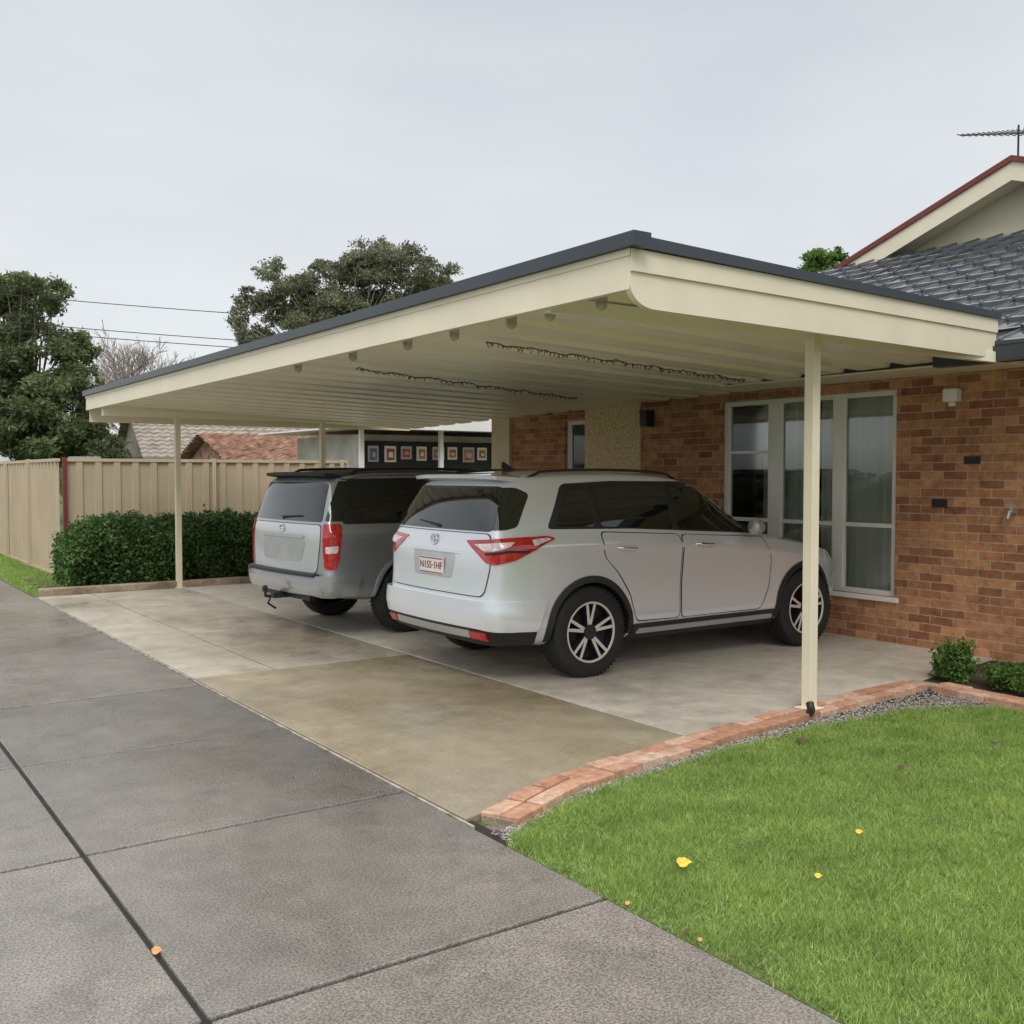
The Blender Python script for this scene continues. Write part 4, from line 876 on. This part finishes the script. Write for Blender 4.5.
def carB():
    P=dict(paint=M['grey'],axles=(1.02,3.75),ra=.42,rw=.375,yo=.915,double=False,spokes=6,
     st=[0,.05,.14,.4,.8,1.3,1.8,2.3,2.55,2.9,3.2,3.5,3.9,4.2,4.45,4.58],
     w=[(0,.83),(.05,.88),(.16,.905),(.4,.915),(3.7,.915),(4.1,.88),(4.4,.80),(4.58,.66)],
     wr=[(0,.69),(.16,.73),(.5,.745),(2.3,.74),(2.55,.72),(3.2,.74),(3.5,.78),(4.2,.74),(4.58,.5)],
     zt=[(0,1.62),(.16,1.67),(.5,1.695),(1.3,1.70),(2.1,1.69),(2.45,1.65),(3.15,1.17),(3.4,1.12),(4.0,1.08),(4.3,1.02),(4.5,.94),(4.58,.85)],
     zb=[(0,.42),(.4,.36),(1,.32),(3.6,.32),(4.2,.34),(4.58,.40)],
     belt=[(0,1.17),(1.0,1.16),(3.0,1.12),(3.4,1.06),(4.1,.98),(4.58,.76)],
     rake=[(.3,.10),(.5,.04),(.75,.05),(1.05,.06),(1.2,.08),(1.55,.19),(1.66,.23)],bulge=.045)
    body,bvh=make_body(P); pr=Proj(bvh)
    car=empty('parked_car',(4.12,10.16,0),'darker grey four-wheel drive with tow bar beside the silver SUV','car','cars parked under the carport')
    car.rotation_euler=(0,0,math.radians(4))
    link('body',body,car)
    for sd,sg in (('R',-1),('L',1)):
        for k,poly in enumerate(([(1.12,1.12),(1.16,.98),(1.34,.86),(1.46,.68),(1.52,.45),(2.05,.45),(2.05,1.10)],[(2.08,1.10),(2.08,.45),(3.05,.45),(3.18,.7),(3.12,1.07)])):
            do=door(pr,sd,poly,[M['grey'],M['black']],car)
            hx=(1.25,2.2)[k]; l,n=pr.hit(sd,hx+.09,1.02); b=MB(); b.tube([(hx,l.y-sg*.01,1.02),(hx+.015,l.y+sg*.035,1.02),(hx+.17,l.y+sg*.035,1.02),(hx+.19,l.y-sg*.01,1.02)],[.012,.014,.014,.012],8); b.build('handle',M['black'],do,smooth=True)
        b=MB(); pr.patch(b,sd,[(.24,1.15),(1.5,1.14),(3.07,1.13),(2.68,1.45),(2.45,1.58),(2.2,1.61),(1.0,1.61),(.36,1.60)],.0025,0,r=.05); b.build('window_trim',M['black'],car,smooth=True,recalc=False)
        for poly in ([(.34,1.19),(1.08,1.18),(1.08,1.575),(.46,1.57)],[(1.15,1.18),(1.99,1.175),(1.99,1.58),(1.15,1.58)],[(2.06,1.173),(2.93,1.15),(2.55,1.46),(2.40,1.56),(2.06,1.58)]):
            b=MB(); pr.patch(b,sd,poly,.006,0,r=.035,skirt=False); b.build('window',M['glass_dark'],car,smooth=True,recalc=False)
        for ax in P['axles']:
            b=MB(); arch(pr,b,sd,ax,P['rw']+.01,.41,.46,-5,185,.022); b.build('wheel_arch_trim',M['grey'],car,smooth=True,recalc=False)
        b=MB(); pr.patch(b,sd,[(1.5,.33),(3.3,.33),(3.28,.42),(1.52,.42)],.05,0,r=.02); b.build('side_step',M['black'],car,smooth=True,recalc=False)
        b=MB(); y=sg*1.02; b.tube([(2.88,sg*.86,1.18),(2.88,sg*.96,1.185)],[.03,.02],8,m=1); b.tube([(2.82,y,1.20),(2.84,y,1.20),(2.92,y,1.20),(2.965,y,1.195)],[.055,.09,.085,.03],14,m=0); b.build('side_mirror',[M['grey'],M['black']],car,smooth=True)
        K='CR' if sg<0 else 'CL'
        b=MB(); pr.patch(b,K,[(.60,1.15),(.77,1.15),(.79,1.05),(.76,.80),(.73,.70),(.63,.70),(.61,.90)],.012,0,r=.03,grid=.03); to=b.build('tail_light',M['lens'],car,smooth=True,recalc=False)
        b=MB(); pr.patch(b,K,[(.64,.93),(.755,.94),(.745,.87),(.645,.86)],.0145,0,r=.015,grid=.03,skirt=False); b.build('light_lens',M['lensclear'],to,smooth=True,recalc=False)
        b=MB(); pr.patch(b,K,[(.62,1.18),(.80,1.18),(.86,1.57),(.70,1.58)],.005,0,r=.02,grid=.04,skirt=False); b.build('pillar_trim',M['glass_dark'],car,smooth=True,recalc=False)
        b=MB(); pr.patch(b,sd,[(4.15,.85),(4.45,.80),(4.42,.92),(4.2,.97)],.006,0,r=.02,grid=.04); b.build('headlight',M['lensclear'],car,smooth=True,recalc=False)
        b=MB(); pts=[]
        for i in range(14):
            x=.4+2.0*i/13; l,n=pr.hit('T',x,sg*.64); pts.append((x,sg*.64,l.z+(.04 if 0<i<13 else -.01)))
        b.tube(pts,.016,8); b.build('roof_rail',M['black'],car,smooth=True)
        for ax in P['axles']: wheel(P,car,ax,sg)
    b=MB(); tg=[(-.70,.66),(.70,.66),(.74,.95),(.74,1.14),(-.74,1.14),(-.74,.95)]
    pr.patch(b,'B',[(x*1.01,z+(.008 if z>1 else -.008)) for x,z in tg],.0015,1,r=.06,skirt=False); pr.patch(b,'B',tg,.006,0,r=.06,grid=.04); b.build('tailgate',[M['gate'],M['black']],car,smooth=True,recalc=False)
    b=MB(); pr.patch(b,'B',[(-.74,1.17),(.74,1.17),(.67,1.56),(-.67,1.56)],.006,0,r=.05,grid=.05); b.build('rear_window',M['glass_dark'],car,smooth=True,recalc=False)
    b=MB(); pr.patch(b,'T',[(.30,-.72),(2.45,-.72),(2.45,.72),(.30,.72)],.004,0,r=.08,grid=.08,skirt=False); b.build('roof_panel',M['black'],car,smooth=True,recalc=False)
    b=MB(); pr.patch(b,'B',[(-.42,.76),(.42,.76),(.50,.99),(-.50,.99)],.009,0,r=.06); b.build('plate_recess',simple('recess_grey',(.42,.425,.43),.4,metal=.3),car,smooth=True,recalc=False)
    b=MB(); pr.patch(b,'B',[(-.46,1.0),(.46,1.0),(.46,1.035),(-.46,1.035)],.02,0,r=.01); b.build('chrome_strip',M['satin'],car,smooth=True,recalc=False)
    l,n=pr.hit('B',0,1.09); b=MB(); N=24; b.tube([(l.x-.012,.055*math.cos(2*math.pi*i/N),1.088+.036*math.sin(2*math.pi*i/N)) for i in range(N+1)],.007,6,cap=False); b.tube([(l.x-.012,-.05,1.088),(l.x-.012,.05,1.088)],.006,6); b.build('emblem',M['chrome'],car,smooth=True)
    b=MB(); N=12; vs=[]
    for i in range(N+1):
        y=-.66+1.32*i/N; k=1-abs(y/.66)**3; xr=.15-.05*k; l,n=pr.hit('T',.38,y)
        vs+=[(.42,y,l.z+.008),(xr,y,1.66+.012*k),(xr+.01,y,1.63+.012*k),(.36,y,1.60)]
    b.add(vs,[(4*i+a,4*i+a+1,4*i+a+5,4*i+a+4) for i in range(N) for a in range(3)]+[(0,1,2,3),(4*N+3,4*N+2,4*N+1,4*N)]); b.build('spoiler',M['black'],car,smooth=True)
    l,n=pr.hit('B',0,1.22); b=MB(); b.tube([(l.x-.01,0,1.195),(l.x-.03,0,1.21),(l.x-.01,-.38,1.23)],[.018,.010,.006],8); b.build('rear_wiper',M['black'],car,smooth=True)
    b=MB(); pr.patch(b,'B',[(-.80,.46),(.80,.46),(.80,.64),(-.80,.64)],.06,0,r=.04)
    for K in ('CR','CL'): pr.patch(b,K,[(.55,.46),(.88,.46),(.92,.60),(.92,.64),(.55,.64)],.0599,0,r=.03,grid=.04)
    b.build('rear_bumper',M['grey'],car,smooth=True,recalc=False)
    b=MB(); pr.patch(b,'B',[(-.74,.625),(.74,.625),(.74,.655),(-.74,.655)],.075,0,r=.01); b.build('bumper_step',M['black'],car,recalc=False)
    b=MB(); b.box(-.10,.3,-.03,.03,.36,.42); b.box(.04,.10,-.55,.55,.37,.43); b.tube([(-.12,0,.38),(-.18,0,.39),(-.185,0,.45)],[.02,.018,.018],8); b.tube([(-.185,0,.45),(-.185,0,.465),(-.185,0,.49),(-.185,0,.5)],[.012,.026,.026,.01],12)
    b.tube([(-.08,.06,.40),(-.12,.07,.30),(-.03,.08,.24)],[.012,.012,.012],6); b.build('tow_bar',M['black'],car,smooth=True)
carB()
